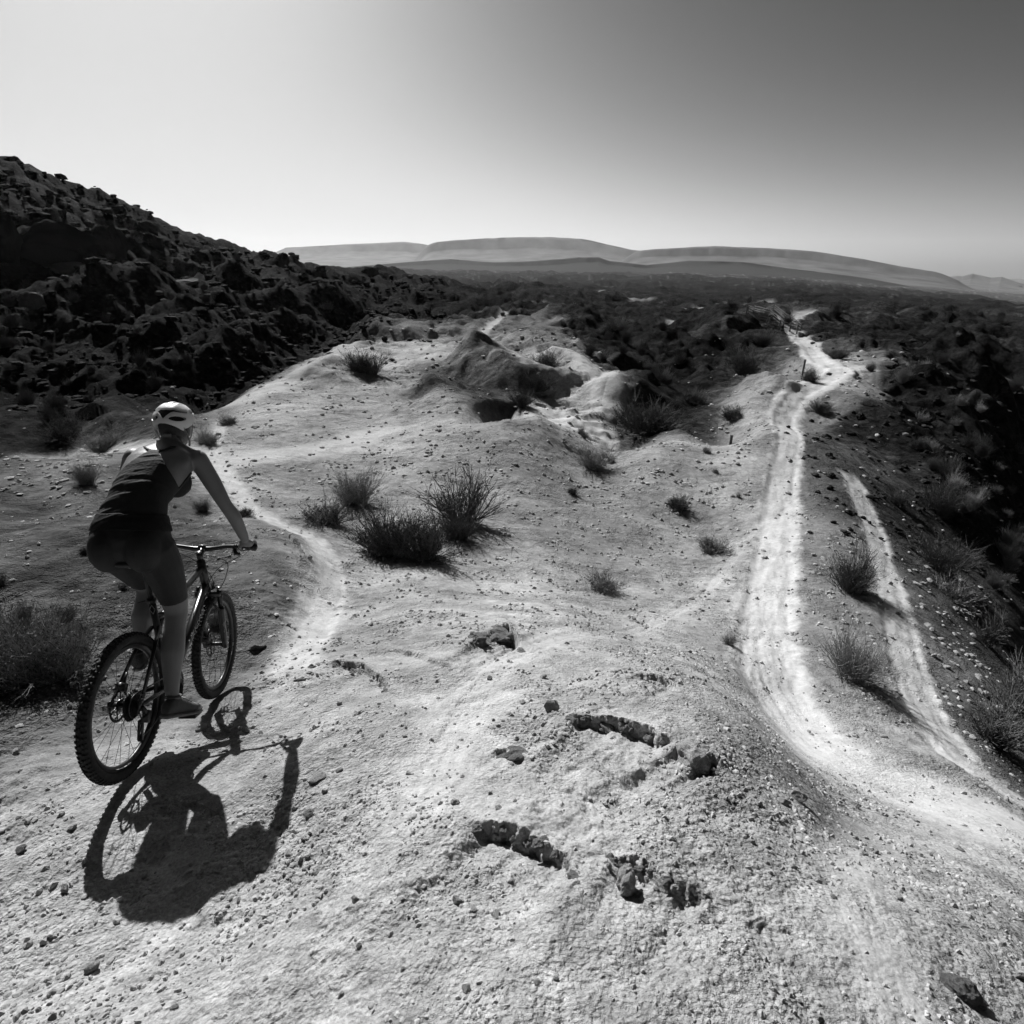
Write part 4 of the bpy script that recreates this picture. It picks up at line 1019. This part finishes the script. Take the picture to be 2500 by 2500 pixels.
for pts in ([bp_[1]+Vector((.03, .03, -.02)), Vector((.99, -.20, 1.0)), Vector((1.00, -.08, .93)), Vector((.94, -.035, .86)), Vector((.90, -.03, .80))],
            [bp_[8]+Vector((.03, -.03, -.02)), Vector((.99, .10, 1.02)), Vector((1.03, -.09, .96)), Vector((1.02, -.10, .86)), Vector((.985, -.075, .78))],
            [bp_[1]+Vector((.02, .05, -.03)), Vector((.98, -.14, 1.0)), Vector((.95, -.01, .97)), Vector((.90, .03, .88))],
            [bp_[8]+Vector((.02, -.05, -.03)), Vector((1.0, .12, .98)), Vector((1.0, .02, .90)), Vector((.955, -.045, .82)), Vector((.93, -.04, .78))]):
    P = []
    for i in range(len(pts)-1):
        a0 = pts[max(i-1, 0)]; a1 = pts[i]; a2 = pts[i+1]; a3 = pts[min(i+2, len(pts)-1)]
        for k in range(6):
            t = k/6; P.append(.5*((2*a1)+(a2-a0)*t+(2*a0-5*a1+4*a2-a3)*t*t+(3*a1-a0-3*a2+a3)*t**3))
    P.append(pts[-1]); cb = MB(); cb.tube(P, .0026, 6); part('cable', cb, M_CAB)
# wheels
def wheel(c, steer, rear):
    w = empty('rear_wheel' if rear else 'front_wheel', c, bike); w.rotation_euler = (0, .2 if rear else .9, 0) if not steer else (0, .9, steer)
    ty = MB(); prof = []
    for k in range(14):
        b = 2*math.pi*k/14; prof.append((.027*math.cos(b), .0275*math.sin(b)))
    ty.torus(WR-.031, 0, 96, 14, prof=prof)
    rng = random.Random(3)
    for row, (yy, tilt, nn, sz) in enumerate(((-.0245, -.95, 84, (.0058, .0040, .0032)), (.0245, .95, 84, (.0058, .0040, .0032)), (-.0135, -.45, 84, (.0058, .0042, .0032)), (.0135, .45, 84, (.0058, .0042, .0032)), (0, 0, 60, (.007, .005, .003)))):
        for k in range(nn):
            a = 2*math.pi*(k + (.5 if row % 2 else 0))/nn
            rr = WR-.031 + .0275*math.cos(tilt) + .002; y = .028*math.sin(tilt)
            R3 = Matrix.Rotation(-a+math.pi/2, 3, 'Y') @ Matrix.Rotation(-tilt, 3, 'X')
            ty.box((rr*math.cos(a), y, rr*math.sin(a)), sz, R3)
    to = part('tyre', ty, M_RUB, w)
    rm = MB(); rm.torus(.300, 0, 72, 8, prof=[(.012, -.013), (.012, .013), (.004, .0135), (-.008, .012), (-.014, .006), (-.014, -.006), (-.008, -.012), (.004, -.0135)]); part('rim', rm, M_ALU, w)
    for a0, n_ in ((.35, 4), (2.45, 4), (4.5, 4)):
        for q in range(n_):
            for s in (-1, 1):
                dc = MB(); pts = [Vector(((.299+.0)*math.cos(a0+q*.11+j*.016), s*.0142, .299*math.sin(a0+q*.11+j*.016))) for j in range(6)]
                dc.tube(pts, [(.0006, .006)]*6, 6); part('rim_decal', dc, M_GRY if q % 2 else M_WHT, w)
    hb = MB(); hb.tube([(0, -.06, 0), (0, -.05, 0), (0, -.03, 0), (0, .03, 0), (0, .05, 0), (0, .06, 0)], [.010, .022, .014, .014, .022, .010], 14)
    hb.tube([(0, -.075, 0), (0, .075, 0)], .006, 8); part('hub', hb, M_ALU, w)
    sm = {}
    for s in (-1, 1):
        for cr in (-1, 1):
            mb = MB(); a = 0; ba = cr*1.15
            mb.tube([(.0215*math.cos(ba), s*.026 if not (rear and s < 0) else s*.02, .0215*math.sin(ba)), (.289, s*.003, 0)], .0012, 4)
            sm[(s, cr)] = mb.mesh('spoke')
    for k in range(28):
        s = 1 if k % 2 else -1; cr = 1 if (k//2) % 2 else -1
        o = link('spoke', sm[(s, cr)], M_ALU, w); o.rotation_euler.y = 2*math.pi*k/28
    ro = MB(); ro.disc((0, .034, 0), .082, .001, 40, Rin=.068)
    for k in range(6):
        a = k*math.pi/3; ro.tube([(.022*math.cos(a), .034, .022*math.sin(a)), (.07*math.cos(a+.5), .034, .07*math.sin(a+.5))], [(.0012, .005)]*2, 6)
    ro.disc((0, .034, 0), .026, .0015, 20, Rin=.014); part('brake_rotor', ro, M_DRK, w)
    return w
wheel(RH, 0, True)
wheel(FH, .04, False)
# callipers
for c, nm in ((RH+Vector((.03, .036, .085)), 'brake_calliper'), (FH+Vector((-.07, .036, .05)), 'brake_calliper')):
    mb = MB(); mb.box(c, (.026, .018, .020), Matrix.Rotation(.5, 3, 'Y')); mb.tube([c+Vector((.02, 0, .01)), c+Vector((.05, 0, .06))], .007, 8); mb.tube([c+Vector((-.02, .008, .015)), c+Vector((-.03, .012, .03))], .006, 8)
    part(nm, mb, M_ALU)
cs = MB()
for k in range(10):
    R = .078-.0056*k; y = -.028-.0038*k; cs.disc((RH.x, y, RH.z), R, .0009, 36)
    for q in range(30):
        a = 2*math.pi*q/30; cs.box((RH.x+(R+.001)*math.cos(a), y, RH.z+(R+.001)*math.sin(a)), (.0022, .0008, .0022), Matrix.Rotation(-a, 3, 'Y'))
part('cassette', cs, M_DRK, smooth=False)
# cranks: right pedal low
ca = Vector((-.07, 0, -.16)).normalized()*.172
ck = MB(); ck.tube([BB+Vector((0, -.055, 0)), BB+Vector((0, .055, 0))], .014, 10)
for R in (.075, .058, .045): ck.disc((BB.x, BB.y-.045-(.075-R)*.12*-1, BB.z), R, .0014, 40, Rin=R-.012)
for k in range(5):
    a = 2*math.pi*k/5; ck.tube([BB+Vector((0, -.05, 0)), BB+Vector((.07*math.cos(a), -.045, .07*math.sin(a)))], [(.006, .009), (.004, .005)], 6)
part('chainring', ck, M_DRK)
RPED = BB+ca+Vector((0, -.115, 0)); LPED = BB-ca+Vector((0, .115, 0))
for s, end in ((-1, BB+ca+Vector((0, -.085, 0))), (1, BB-ca+Vector((0, .085, 0)))):
    mb = MB(); st0 = BB+Vector((0, s*.068, 0)); mb.tube([st0, st0.lerp(end, .5), end], [(.017, .009), (.014, .008), (.013, .008)], 10); part('crank_arm', mb, M_ALU)
    mb = MB(); pc = end+Vector((0, s*.065, 0)); mb.tube([end, pc+Vector((0, s*.04, 0))], .007, 8)
    for dx in (-.038, .038): mb.box(pc+Vector((dx, 0, 0)), (.006, .045, .008))
    for dy in (-.042, .0, .042): mb.box(pc+Vector((0, dy, 0)), (.040, .005, .007))
    part('pedal', mb, M_ALU, smooth=False)
# chain and derailleur
chn = MB(); y = -.046
jk = RH+Vector((.045, y, -.105)); jk2 = RH+Vector((.035, y, -.185))
def arc(c, R, a0, a1, n): return [Vector((c.x+R*math.cos(a0+(a1-a0)*i/n), y, c.z+R*math.sin(a0+(a1-a0)*i/n))) for i in range(n+1)]
loop = arc(BB, .076, 1.6, -1.6, 18) + [jk2+Vector((.012, 0, -.012)), jk2+Vector((-.014, 0, 0)), jk+Vector((.014, 0, 0))] + arc(RH, .058, -1.0, -4.7, 20) + [Vector((BB.x, y, BB.z+.076))]
chn.tube(loop, [(.0045, .003)]*len(loop), 6, cap=False); part('chain', chn, M_DRK)
dr = MB(); dr.tube([RH+Vector((.0, -.078, -.005)), RH+Vector((.02, -.082, -.045)), jk+Vector((0, -.02, .01))], [.010, .014, .015], 8)
dr.box(jk.lerp(jk2, .5)+Vector((0, -.010, 0)), (.011, .002, .055), Matrix.Rotation(.12, 3, 'Y')); dr.box(jk.lerp(jk2, .5)+Vector((0, .008, 0)), (.009, .002, .05), Matrix.Rotation(.12, 3, 'Y'))
dr.box(RH+Vector((.03, -.085, -.07)), (.02, .012, .03), Matrix.Rotation(.5, 3, 'Y'))
dr.disc(jk, .017, .003, 14); dr.disc(jk2, .020, .003, 14); part('rear_derailleur', dr, M_DRK)
rh = MB(); rh.tube([RH+Vector((.01, -.085, -.05)), RH+Vector((-.06, -.085, -.03)), RH+Vector((-.02, -.08, .06)), RH+Vector((.09, -.07, .03))], .0025, 6); part('cable', rh, M_CAB)

# ---------------------------------------------------------------- the rider (same frame as the bicycle)
M_SKIN = mat_plain('skin', .15, .5, bump=.15, bscale=120, var=.08, vscale=15, spec=.35)
M_TOP = mat_plain('black_jersey_cloth', .020, .8, bump=.25, bscale=70, var=.25, vscale=12, spec=.25)
M_SHORT = mat_plain('black_lycra', .010, .62, bump=.15, bscale=90, var=.2, vscale=20, spec=.35)
M_BAND = mat_plain('black_waistband', .010, .8, bump=.2, bscale=80, var=.2, vscale=20, spec=.2)
M_HELM = mat_plain('white_helmet_shell', .66, .38, var=.05, vscale=20, spec=.5)
M_FOAM = mat_plain('dark_helmet_foam', .025, .9, bump=.3, bscale=200)
M_HAIR = mat_plain('dark_hair', .022, .55, bump=.5, bscale=120, var=.3, vscale=60)
M_SHOE = mat_plain('grey_shoe', .05, .7, bump=.4, bscale=150, var=.3, vscale=30)
M_SOLE = mat_plain('pale_sole', .16, .7, var=.2, vscale=40)
M_STRAP = mat_plain('grey_strap', .30, .7, var=.2, vscale=60)
rider = empty('person'); rider.matrix_world = BIKE_M
tag(rider, 'cyclist seen from behind in white helmet, dark sleeveless top and black shorts', 'person')

def ellipsoid(mb, c, r, rot=None, n=20, m=12):
    rings = []
    for i in range(1, m):
        t = math.pi*i/m
        ring = [Vector((r[0]*math.sin(t)*math.cos(2*math.pi*k/n), r[1]*math.sin(t)*math.sin(2*math.pi*k/n), r[2]*math.cos(t))) for k in range(n)]
        if rot is not None: ring = [rot @ p for p in ring]
        rings.append([Vector(c)+p for p in ring])
    mb.loft(rings)
def limb(mb, pts, rad, n=16, sub=5):
    pts = [Vector(p) for p in pts]; P = []; Rr = []
    for i in range(len(pts)-1):
        a0 = pts[max(i-1, 0)]; a1 = pts[i]; a2 = pts[i+1]; a3 = pts[min(i+2, len(pts)-1)]
        for k in range(sub):
            t = k/sub; P.append(.5*((2*a1)+(a2-a0)*t+(2*a0-5*a1+4*a2-a3)*t*t+(3*a1-a0-3*a2+a3)*t**3)); Rr.append(rad[i]*(1-t)+rad[i+1]*t)
    P.append(pts[-1]); Rr.append(rad[-1])
    d0 = (P[0]-P[1]).normalized(); d1 = (P[-1]-P[-2]).normalized()
    P = [P[0]+d0*Rr[0]*.8, P[0]+d0*Rr[0]*.5] + P + [P[-1]+d1*Rr[-1]*.5, P[-1]+d1*Rr[-1]*.8]
    Rr = [Rr[0]*.45, Rr[0]*.85] + Rr + [Rr[-1]*.85, Rr[-1]*.45]
    mb.tube(P, Rr, n)
bd = MB()
spine = [((.12, 1.09), .115, .085), ((.125, 1.14), .160, .115), ((.13, 1.20), .178, .128), ((.14, 1.27), .168, .118), ((.165, 1.34), .142, .100), ((.20, 1.41), .128, .092), ((.255, 1.475), .136, .098), ((.315, 1.535), .150, .105), ((.375, 1.59), .162, .102), ((.42, 1.635), .158, .085), ((.455, 1.668), .115, .066), ((.485, 1.695), .070, .056)]
rings = []
for i, ((x, z), hw, hd) in enumerate(spine):
    a = spine[max(i-1, 0)][0]; b = spine[min(i+1, len(spine)-1)][0]
    t = Vector((b[0]-a[0], 0, b[1]-a[1])).normalized(); nrm = Vector((t.z, 0, -t.x))
    ring = []
    for k in range(28):
        th = 2*math.pi*k/28; cx, sx = math.cos(th), math.sin(th)
        q = 2.5; e = (abs(cx)**q + abs(sx)**q)**(-1/q)
        ring.append(Vector((x, .028*max(0, min(1, (1.62-z)/.25)), z)) + Vector((0, 1, 0))*hw*1.04*cx*e + nrm*hd*sx*e)
    rings.append(ring)
bd.loft(rings)
for s in (-1, 1):
    ellipsoid(bd, (.085, s*.085+.024, 1.165), (.10, .092, .125))
    ellipsoid(bd, (.40, s*.07, 1.505), (.085, .075, .088))
    ellipsoid(bd, (.36, s*.10, 1.615), (.075, .07, .045), Matrix.Rotation(-.7, 3, 'Y'))     # shoulder blades
    ellipsoid(bd, (.445, s*.172, 1.632), (.058, .056, .058))
    limb(bd, [(.47, s*.04, 1.70), (.455, s*.11, 1.665), (.445, s*.165, 1.640)], [.045, .042, .045])
# arms
SHR = [(.445, -.178, 1.628), (.49, -.235, 1.50), (.535, -.285, 1.375), (.60, -.315, 1.29), (.735, -.325, 1.145)]
SHL = [(.445, .178, 1.628), (.50, .240, 1.50), (.56, .300, 1.37), (.63, .325, 1.285), (.755, .325, 1.15)]
for S in (SHR, SHL): limb(bd, S, [.054, .049, .038, .041, .027])
for s in (-1, 1):
    dx = 0 if s < 0 else .022
    ellipsoid(bd, (.785+dx, s*.318, 1.113), (.052, .044, .024), Matrix.Rotation(.45, 3, 'Y'))
    for j, (yy, L) in enumerate(((.283, 1.0), (.305, 1.06), (.327, 1.0), (.347, .86))):
        limb(bd, [(.805+dx, s*yy, 1.118), (.846+dx*.9, s*yy, 1.118), (.874+dx*.9, s*yy, 1.100), (.876+dx*.9, s*yy, 1.072), (.858+dx*.9, s*yy, 1.055)], [.0105, .0105, .0095, .009, .0085], 8, 3)
    limb(bd, [(.785+dx, s*.288, 1.100), (.815+dx, s*.266, 1.080), (.845+dx, s*.262, 1.058), (.868+dx*.9, s*.270, 1.052)], [.013, .012, .0105, .009], 8, 3)
# legs
RK = Vector((.285, -.118, .79)); RA = Vector((.205, -.128, .345)); LK = Vector((.465, .125, .90)); LA = Vector((.425, .135, .525))
limb(bd, [(.135, -.075, 1.16), (.19, -.095, 1.05), (.25, -.112, .90), RK, (.262, -.120, .70), (.225, -.124, .58), (.205, -.127, .44), RA, RA+Vector((.01, -.005, -.05))], [.105, .096, .072, .058, .053, .060, .042, .033, .034])
limb(bd, [(.145, .112, 1.16), (.24, .118, 1.08), (.36, .118, .98), LK, (.455, .128, .82), (.425, .131, .73), (.42, .133, .61), LA, LA+Vector((.01, .005, -.05))], [.105, .096, .074, .058, .052, .060, .043, .033, .034])
# neck and head
limb(bd, [(.455, 0, 1.665), (.495, 0, 1.72), (.53, 0, 1.785)], [.062, .054, .054])
HC = Vector((.556, 0, 1.832)); HR = Matrix.Rotation(-.12, 3, 'Y')
def hp(x, y, z): return HC + HR @ Vector((x, y, z))
ellipsoid(bd, hp(0, 0, .01), (.092, .074, .098), HR)
ellipsoid(bd, hp(.045, 0, -.055), (.052, .052, .062), HR)
ellipsoid(bd, hp(.078, 0, -.10), (.024, .030, .022), HR)
ellipsoid(bd, hp(.100, 0, -.035), (.020, .011, .024), HR)
ellipsoid(bd, hp(.094, 0, -.073), (.010, .022, .008), HR)
for s in (-1, 1):
    ellipsoid(bd, hp(-.004, s*.078, -.030), (.020, .008, .032), HR)
    ellipsoid(bd, hp(.075, s*.032, .004), (.018, .022, .010), HR)
bme = bd.mesh('body_raw')
bo = bpy.data.objects.new('body_raw', bme); C.objects.link(bo)
rm_ = bo.modifiers.new('remesh', 'REMESH'); rm_.mode = 'VOXEL'; rm_.voxel_size = .0062; rm_.adaptivity = 0
sm_ = bo.modifiers.new('smooth', 'CORRECTIVE_SMOOTH') if False else bo.modifiers.new('smooth', 'SMOOTH'); sm_.factor = .5; sm_.iterations = 7
bpy.context.view_layer.update(); dg = bpy.context.evaluated_depsgraph_get()
body_me = bpy.data.meshes.new_from_object(bo.evaluated_get(dg)); bpy.data.objects.remove(bo); body_me.name = 'body'
body_me.materials.clear()
link('body', body_me, M_SKIN, rider, True)
# clothing: the body surface pushed out a few millimetres over the covered parts
bv = np.empty(len(body_me.vertices)*3); body_me.vertices.foreach_get('co', bv); bv = bv.reshape(-1, 3)
bn = np.empty(len(body_me.vertices)*3); body_me.vertices.foreach_get('normal', bn); bn = bn.reshape(-1, 3)
faces = [tuple(p.vertices) for p in body_me.polygons]
def cloth(name, mask, off, mat, folds=0.0, seed=0):
    idx = np.where(mask)[0]; mp = -np.ones(len(bv), int)
    F = [f for f in faces if all(mask[i] for i in f)]
    used = sorted({i for f in F for i in f}); mp[used] = np.arange(len(used))
    P = bv[used]; N = bn[used]; d = np.full(len(used), off)
    if folds:
        s_ = (P[:, 0]*.67 + P[:, 2]*.74)
        d = d + folds*np.maximum(0, perlin(s_*26 + P[:, 1]*7 + seed, P[:, 1]*5, seed) + .45*perlin(s_*55+P[:, 1]*16, P[:, 1]*9, seed+1))
    V = P + N*d[:, None]
    bm = bmesh.new(); vs = [bm.verts.new(p) for p in V]
    for f in F: bm.faces.new([vs[mp[i]] for i in f])
    for _ in range(6):                                     # straighten the hems
        be = [v for v in bm.verts if v.is_boundary]; new = {}
        for v in be:
            nb = [e.other_vert(v) for e in v.link_edges if e.is_boundary]
            if len(nb) == 2: new[v] = v.co*.4 + (nb[0].co+nb[1].co)*.3
        for v, c in new.items(): v.co = c
    # turn the hem inwards so that the cloth has an edge
    be = [e for e in bm.edges if e.is_boundary]
    r = bmesh.ops.extrude_edge_only(bm, edges=be); bm.normal_update()
    for v in [g for g in r['geom'] if isinstance(g, bmesh.types.BMVert)]: 
        k = int(np.argmin(((P - np.array(v.co))**2).sum(1))); v.co -= Vector(N[k])*(off+.003)
    me = bpy.data.meshes.new(name); bm.to_mesh(me); bm.free()
    return link(name, me, mat, rider, True)
X, Y, Z = bv.T
tor = (X < .56) & (np.abs(Y) < .27) & (Z > 1.0)
sS = (X-.20)*.67 + (Z-1.41)*.74
armd = np.abs(Y) - (.150 - .02*np.clip((sS-.1)/.1, 0, 1))
hw_ = np.where(sS < .08, .30, np.maximum(.022, .158 - (sS-.08)*.70))
isfront = ((X-.20)*.74 - (Z-1.41)*.67) > .035
strap = (sS > .262) & (sS < .335) & (np.abs(np.abs(Y)-(.018+np.clip(sS-.265, 0, .2)*1.0)) < .012)
top_m = tor & (Z > 1.255 - .10*(X-.13)) & (Z < 1.72) & (np.where(isfront, (sS < .31) & (np.abs(Y) < .160), (sS < .285) & (np.abs(Y) < hw_)) | strap) & ~((Z < 1.45) & (np.abs(Y) > .215)) & ~((X > .47) & (np.abs(Y) > .19))
armhole = np.zeros(len(bv), bool)
for S in (SHR, SHL):
    a_, b_ = np.array(S[0]), np.array(S[2]); ab_ = b_-a_; t_ = np.clip(((bv-a_)@ab_)/(ab_@ab_), 0, 1)
    dd_ = np.linalg.norm(bv-a_-t_[:, None]*ab_, axis=1); armhole |= (dd_ < .075) & ((np.abs(Y) > .135) | (t_ > .12))
top_m &= ~armhole
cloth('tank_top', top_m, .006, M_TOP, .0065, 4)
def hem(p, d): d = np.array(d)/np.linalg.norm(d); return (bv - np.array(p)) @ d
leg = np.where(Y < 0, hem((.266, -.115, .855), (.14, -.02, -.40)), hem((.415, .121, .940), (.32, .03, -.25)))
sh_m = (Z < 1.31) & (X < .62) & (np.abs(Y) < .26) & (leg < 0)
cloth('shorts', sh_m, .0035, M_SHORT, .002, 9)
band = tor & (Z > 1.245 - .10*(X-.13)) & (Z < 1.335 - .10*(X-.13)) & (np.abs(Y) < .24)
cloth('shirt_hem', band, .0095, M_BAND, .006, 12)
lg = MB(); lg.tube([(.30, -.004, 1.598), (.306, .004, 1.604)], [.008, .004], 8); part('shirt_emblem', lg, M_STRAP, rider)
# hair at the nape
hr = MB(); ellipsoid(hr, hp(-.022, 0, -.012), (.082, .076, .088), HR); ellipsoid(hr, hp(-.055, 0, -.075), (.046, .056, .055), HR)
ellipsoid(hr, hp(-.048, 0, -.112), (.050, .060, .050), HR); limb(hr, [hp(-.075, 0, -.08), hp(-.10, .004, -.12), hp(-.098, .008, -.16)], [.030, .026, .012]); part('hair', hr, M_HAIR, rider)
# shoes
def shoe(heel, toe, s, lift):
    e = empty('shoe', heel, rider); heel = Vector(heel); toe = Vector(toe); f = (toe-heel); L = f.length; f.normalize()
    up = (Vector((0, 0, 1)) - f*f.z).normalized(); side = up.cross(f)
    def ring(t, w, h, b): return [f*(L*t) + side*(w*math.cos(a)) + up*(b + (h-b)*.5 + (h-b)*.5*math.sin(a)) for a in [2*math.pi*k/16 for k in range(16)]]
    up_m = MB(); up_m.loft([ring(*q) for q in ((-.02, .018, .060, .012), (.02, .032, .088, .008), (.12, .037, .105, .008), (.28, .038, .106, .008), (.42, .040, .088, .008), (.58, .045, .070, .008), (.75, .048, .058, .008), (.9, .040, .048, .008), (1.0, .022, .034, .012))])
    o = part('upper', up_m, M_SHOE, e)
    so = MB(); so.loft([ring(*q) for q in ((-.03, .02, .014, -.006), (.05, .036, .016, -.010), (.3, .037, .015, -.010), (.6, .047, .014, -.010), (.8, .049, .014, -.009), (.97, .034, .018, -.004), (1.03, .014, .022, .004))]); part('sole', so, M_SOLE, e)
    tc_ = MB(); tc_.loft([ring(*q) for q in ((.74, .0492, .0595, .006), (.82, .0465, .0555, .006), (.9, .0415, .0495, .006), (1.0, .0235, .0355, .010), (1.012, .012, .030, .014))]); part('toe_cap', tc_, M_GRY, e)
    cl2 = MB(); cl2.tube([f*(L*.10)+side*(.034*math.cos(a))+f*(.034*math.sin(a)*1.2+.018)+up*(.106+.006*math.sin(a)) for a in [2*math.pi*k/14 for k in range(15)]], .006, 6, cap=False); part('collar', cl2, M_SHOE, e)
    lc = MB()
    for t in (.40, .48, .56): lc.tube([f*(L*t)+side*(-.036)+up*(.086-.10*(t-.4)), f*(L*t)+up*(.096-.12*(t-.4)), f*(L*t)+side*.036+up*(.086-.10*(t-.4))], .004, 6)
    part('strap', lc, M_STRAP, e)
shoe((.135, -.115, .245), (.385, -.185, .175), -1, 0)
shoe((.345, .125, .435), (.600, .165, .505), 1, 0)
# helmet
def helmet():
    h = empty('helmet', (0, 0, 0), rider); 
    RX, RY, RZ = .136, .104, .108; c = Vector((-.004, 0, .030))
    n, m = 220, 90; V = []; ok = []; F = []
    for j in range(m+1):
        e = math.radians(-32 + 122*j/m)
        for i in range(n):
            a = 2*math.pi*i/n                             # 0 = back, positive towards the rider's right
            x = -math.cos(a)*math.cos(e); y = -math.sin(a)*math.cos(e); z = math.sin(e)
            k = 1 + .035*max(0, math.cos(a))*math.exp(-((math.degrees(e)+4)/16)**2)
            ridge = .012*math.cos(y*math.pi/.21)*math.exp(-((z-1)/.5)**2)
            V.append(hp(*(c + Vector((x*RX*k, y*RY*k, z*RZ*(1+ridge)))))); 
    def keep(a, e):
        a = math.degrees(a); a = (a+180) % 360-180; aa = abs(a)
        low = -14 + 8*math.cos(math.radians(a*3))*(1 if aa < 60 else 0) - 9*math.exp(-((aa-62)/20)**2) + (11*math.exp(-((aa-100)/16)**2)) + (max(0, aa-120)*.28)
        if e < low: return False
        if ((aa-40)/25)**2 + ((e-9 - .05*(40-aa))/8.5)**2 < 1: return False                     # eye-shaped rear vents
        el = 6 + 24*math.sin(min(1, aa/32)*math.pi/2) - max(0, aa-32)*.14
        eu = 44 - max(0, aa-30)*.30
        if el < e < eu and aa < 76: return False                                                 # wide vent above them
        if ((aa-105)/22)**2 + ((e-30)/8)**2 < 1: return False
        if ((aa-150)/20)**2 + ((e-28)/10)**2 < 1: return False
        if e > 50:
            x = -math.cos(math.radians(a))*math.cos(math.radians(e)); y = -math.sin(math.radians(a))*math.cos(math.radians(e))
            for yc, x0, x1, w in ((.17, -.45, .6, .055), (-.17, -.45, .6, .055), (.42, -.3, .42, .05), (-.42, -.3, .42, .05)):
                if x0 < x < x1 and abs(y-yc) < w*(1-((x-(x0+x1)/2)/((x1-x0)/2))**4): return False
        return True
    for j in range(m):
        e = -32 + 122*(j+.5)/m
        for i in range(n):
            a = 2*math.pi*(i+.5)/n
            if keep(a, e): F.append((j*n+i, j*n+(i+1) % n, (j+1)*n+(i+1) % n, (j+1)*n+i))
    me = bpy.data.meshes.new('shell'); me.from_pydata([tuple(v) for v in V], [], F); me.update()
    bm = bmesh.new(); bm.from_mesh(me); bmesh.ops.delete(bm, geom=[v for v in bm.verts if not v.link_faces], context='VERTS'); bmesh.ops.remove_doubles(bm, verts=bm.verts, dist=1e-5)
    for _ in range(4):
        new = {}
        for v in bm.verts:
            if v.is_boundary:
                nb = [q.other_vert(v) for q in v.link_edges if q.is_boundary]
                if len(nb) == 2: new[v] = v.co*.4 + (nb[0].co+nb[1].co)*.3
        for v, co in new.items(): v.co = co
    bmesh.ops.recalc_face_normals(bm, faces=bm.faces); bm.to_mesh(me); bm.free()
    ctr_ = hp(*c)
    ob = bpy.data.objects.new('shell', me); C.objects.link(ob)
    if me.polygons[100].normal.dot(me.polygons[100].center - ctr_) < 0: me.flip_normals()
    sol = ob.modifiers.new('s', 'SOLIDIFY'); sol.thickness = .016; sol.offset = -1
    bpy.context.view_layer.update(); m2 = bpy.data.meshes.new_from_object(ob.evaluated_get(bpy.context.evaluated_depsgraph_get())); bpy.data.objects.remove(ob)
    link('shell', m2, M_HELM, h)
    li = MB(); ellipsoid(li, hp(*(c+Vector((0, 0, .004)))), (RX-.022, RY-.018, RZ-.020), HR, 32, 18); part('liner', li, M_FOAM, h)
    dl = MB()
    dl.box(hp(-.118, -.004, -.052), (.006, .024, .010), HR); part('fit_dial', dl, M_GRY, h)
    for s in (-1, 1):
        sr = MB(); sr.tube([hp(-.075, s*.078, -.005), hp(-.040, s*.084, -.050), hp(-.010, s*.080, -.085), hp(.030, s*.060, -.120)], [(.0015, .007)]*4, 6); sr.tube([hp(.035, s*.084, .005), hp(.012, s*.084, -.05), hp(-.010, s*.080, -.085)], [(.0015, .007)]*3, 6); part('chin_strap', sr, M_STRAP, h)
    gl = MB()
    for s in (-1, 1): gl.tube([hp(.10, s*.066, -.012), hp(.06, s*.082, -.006), hp(-.02, s*.086, -.006)], .0025, 6)
    part('sunglasses', gl, M_FOAM, rider)
helmet()

haze()
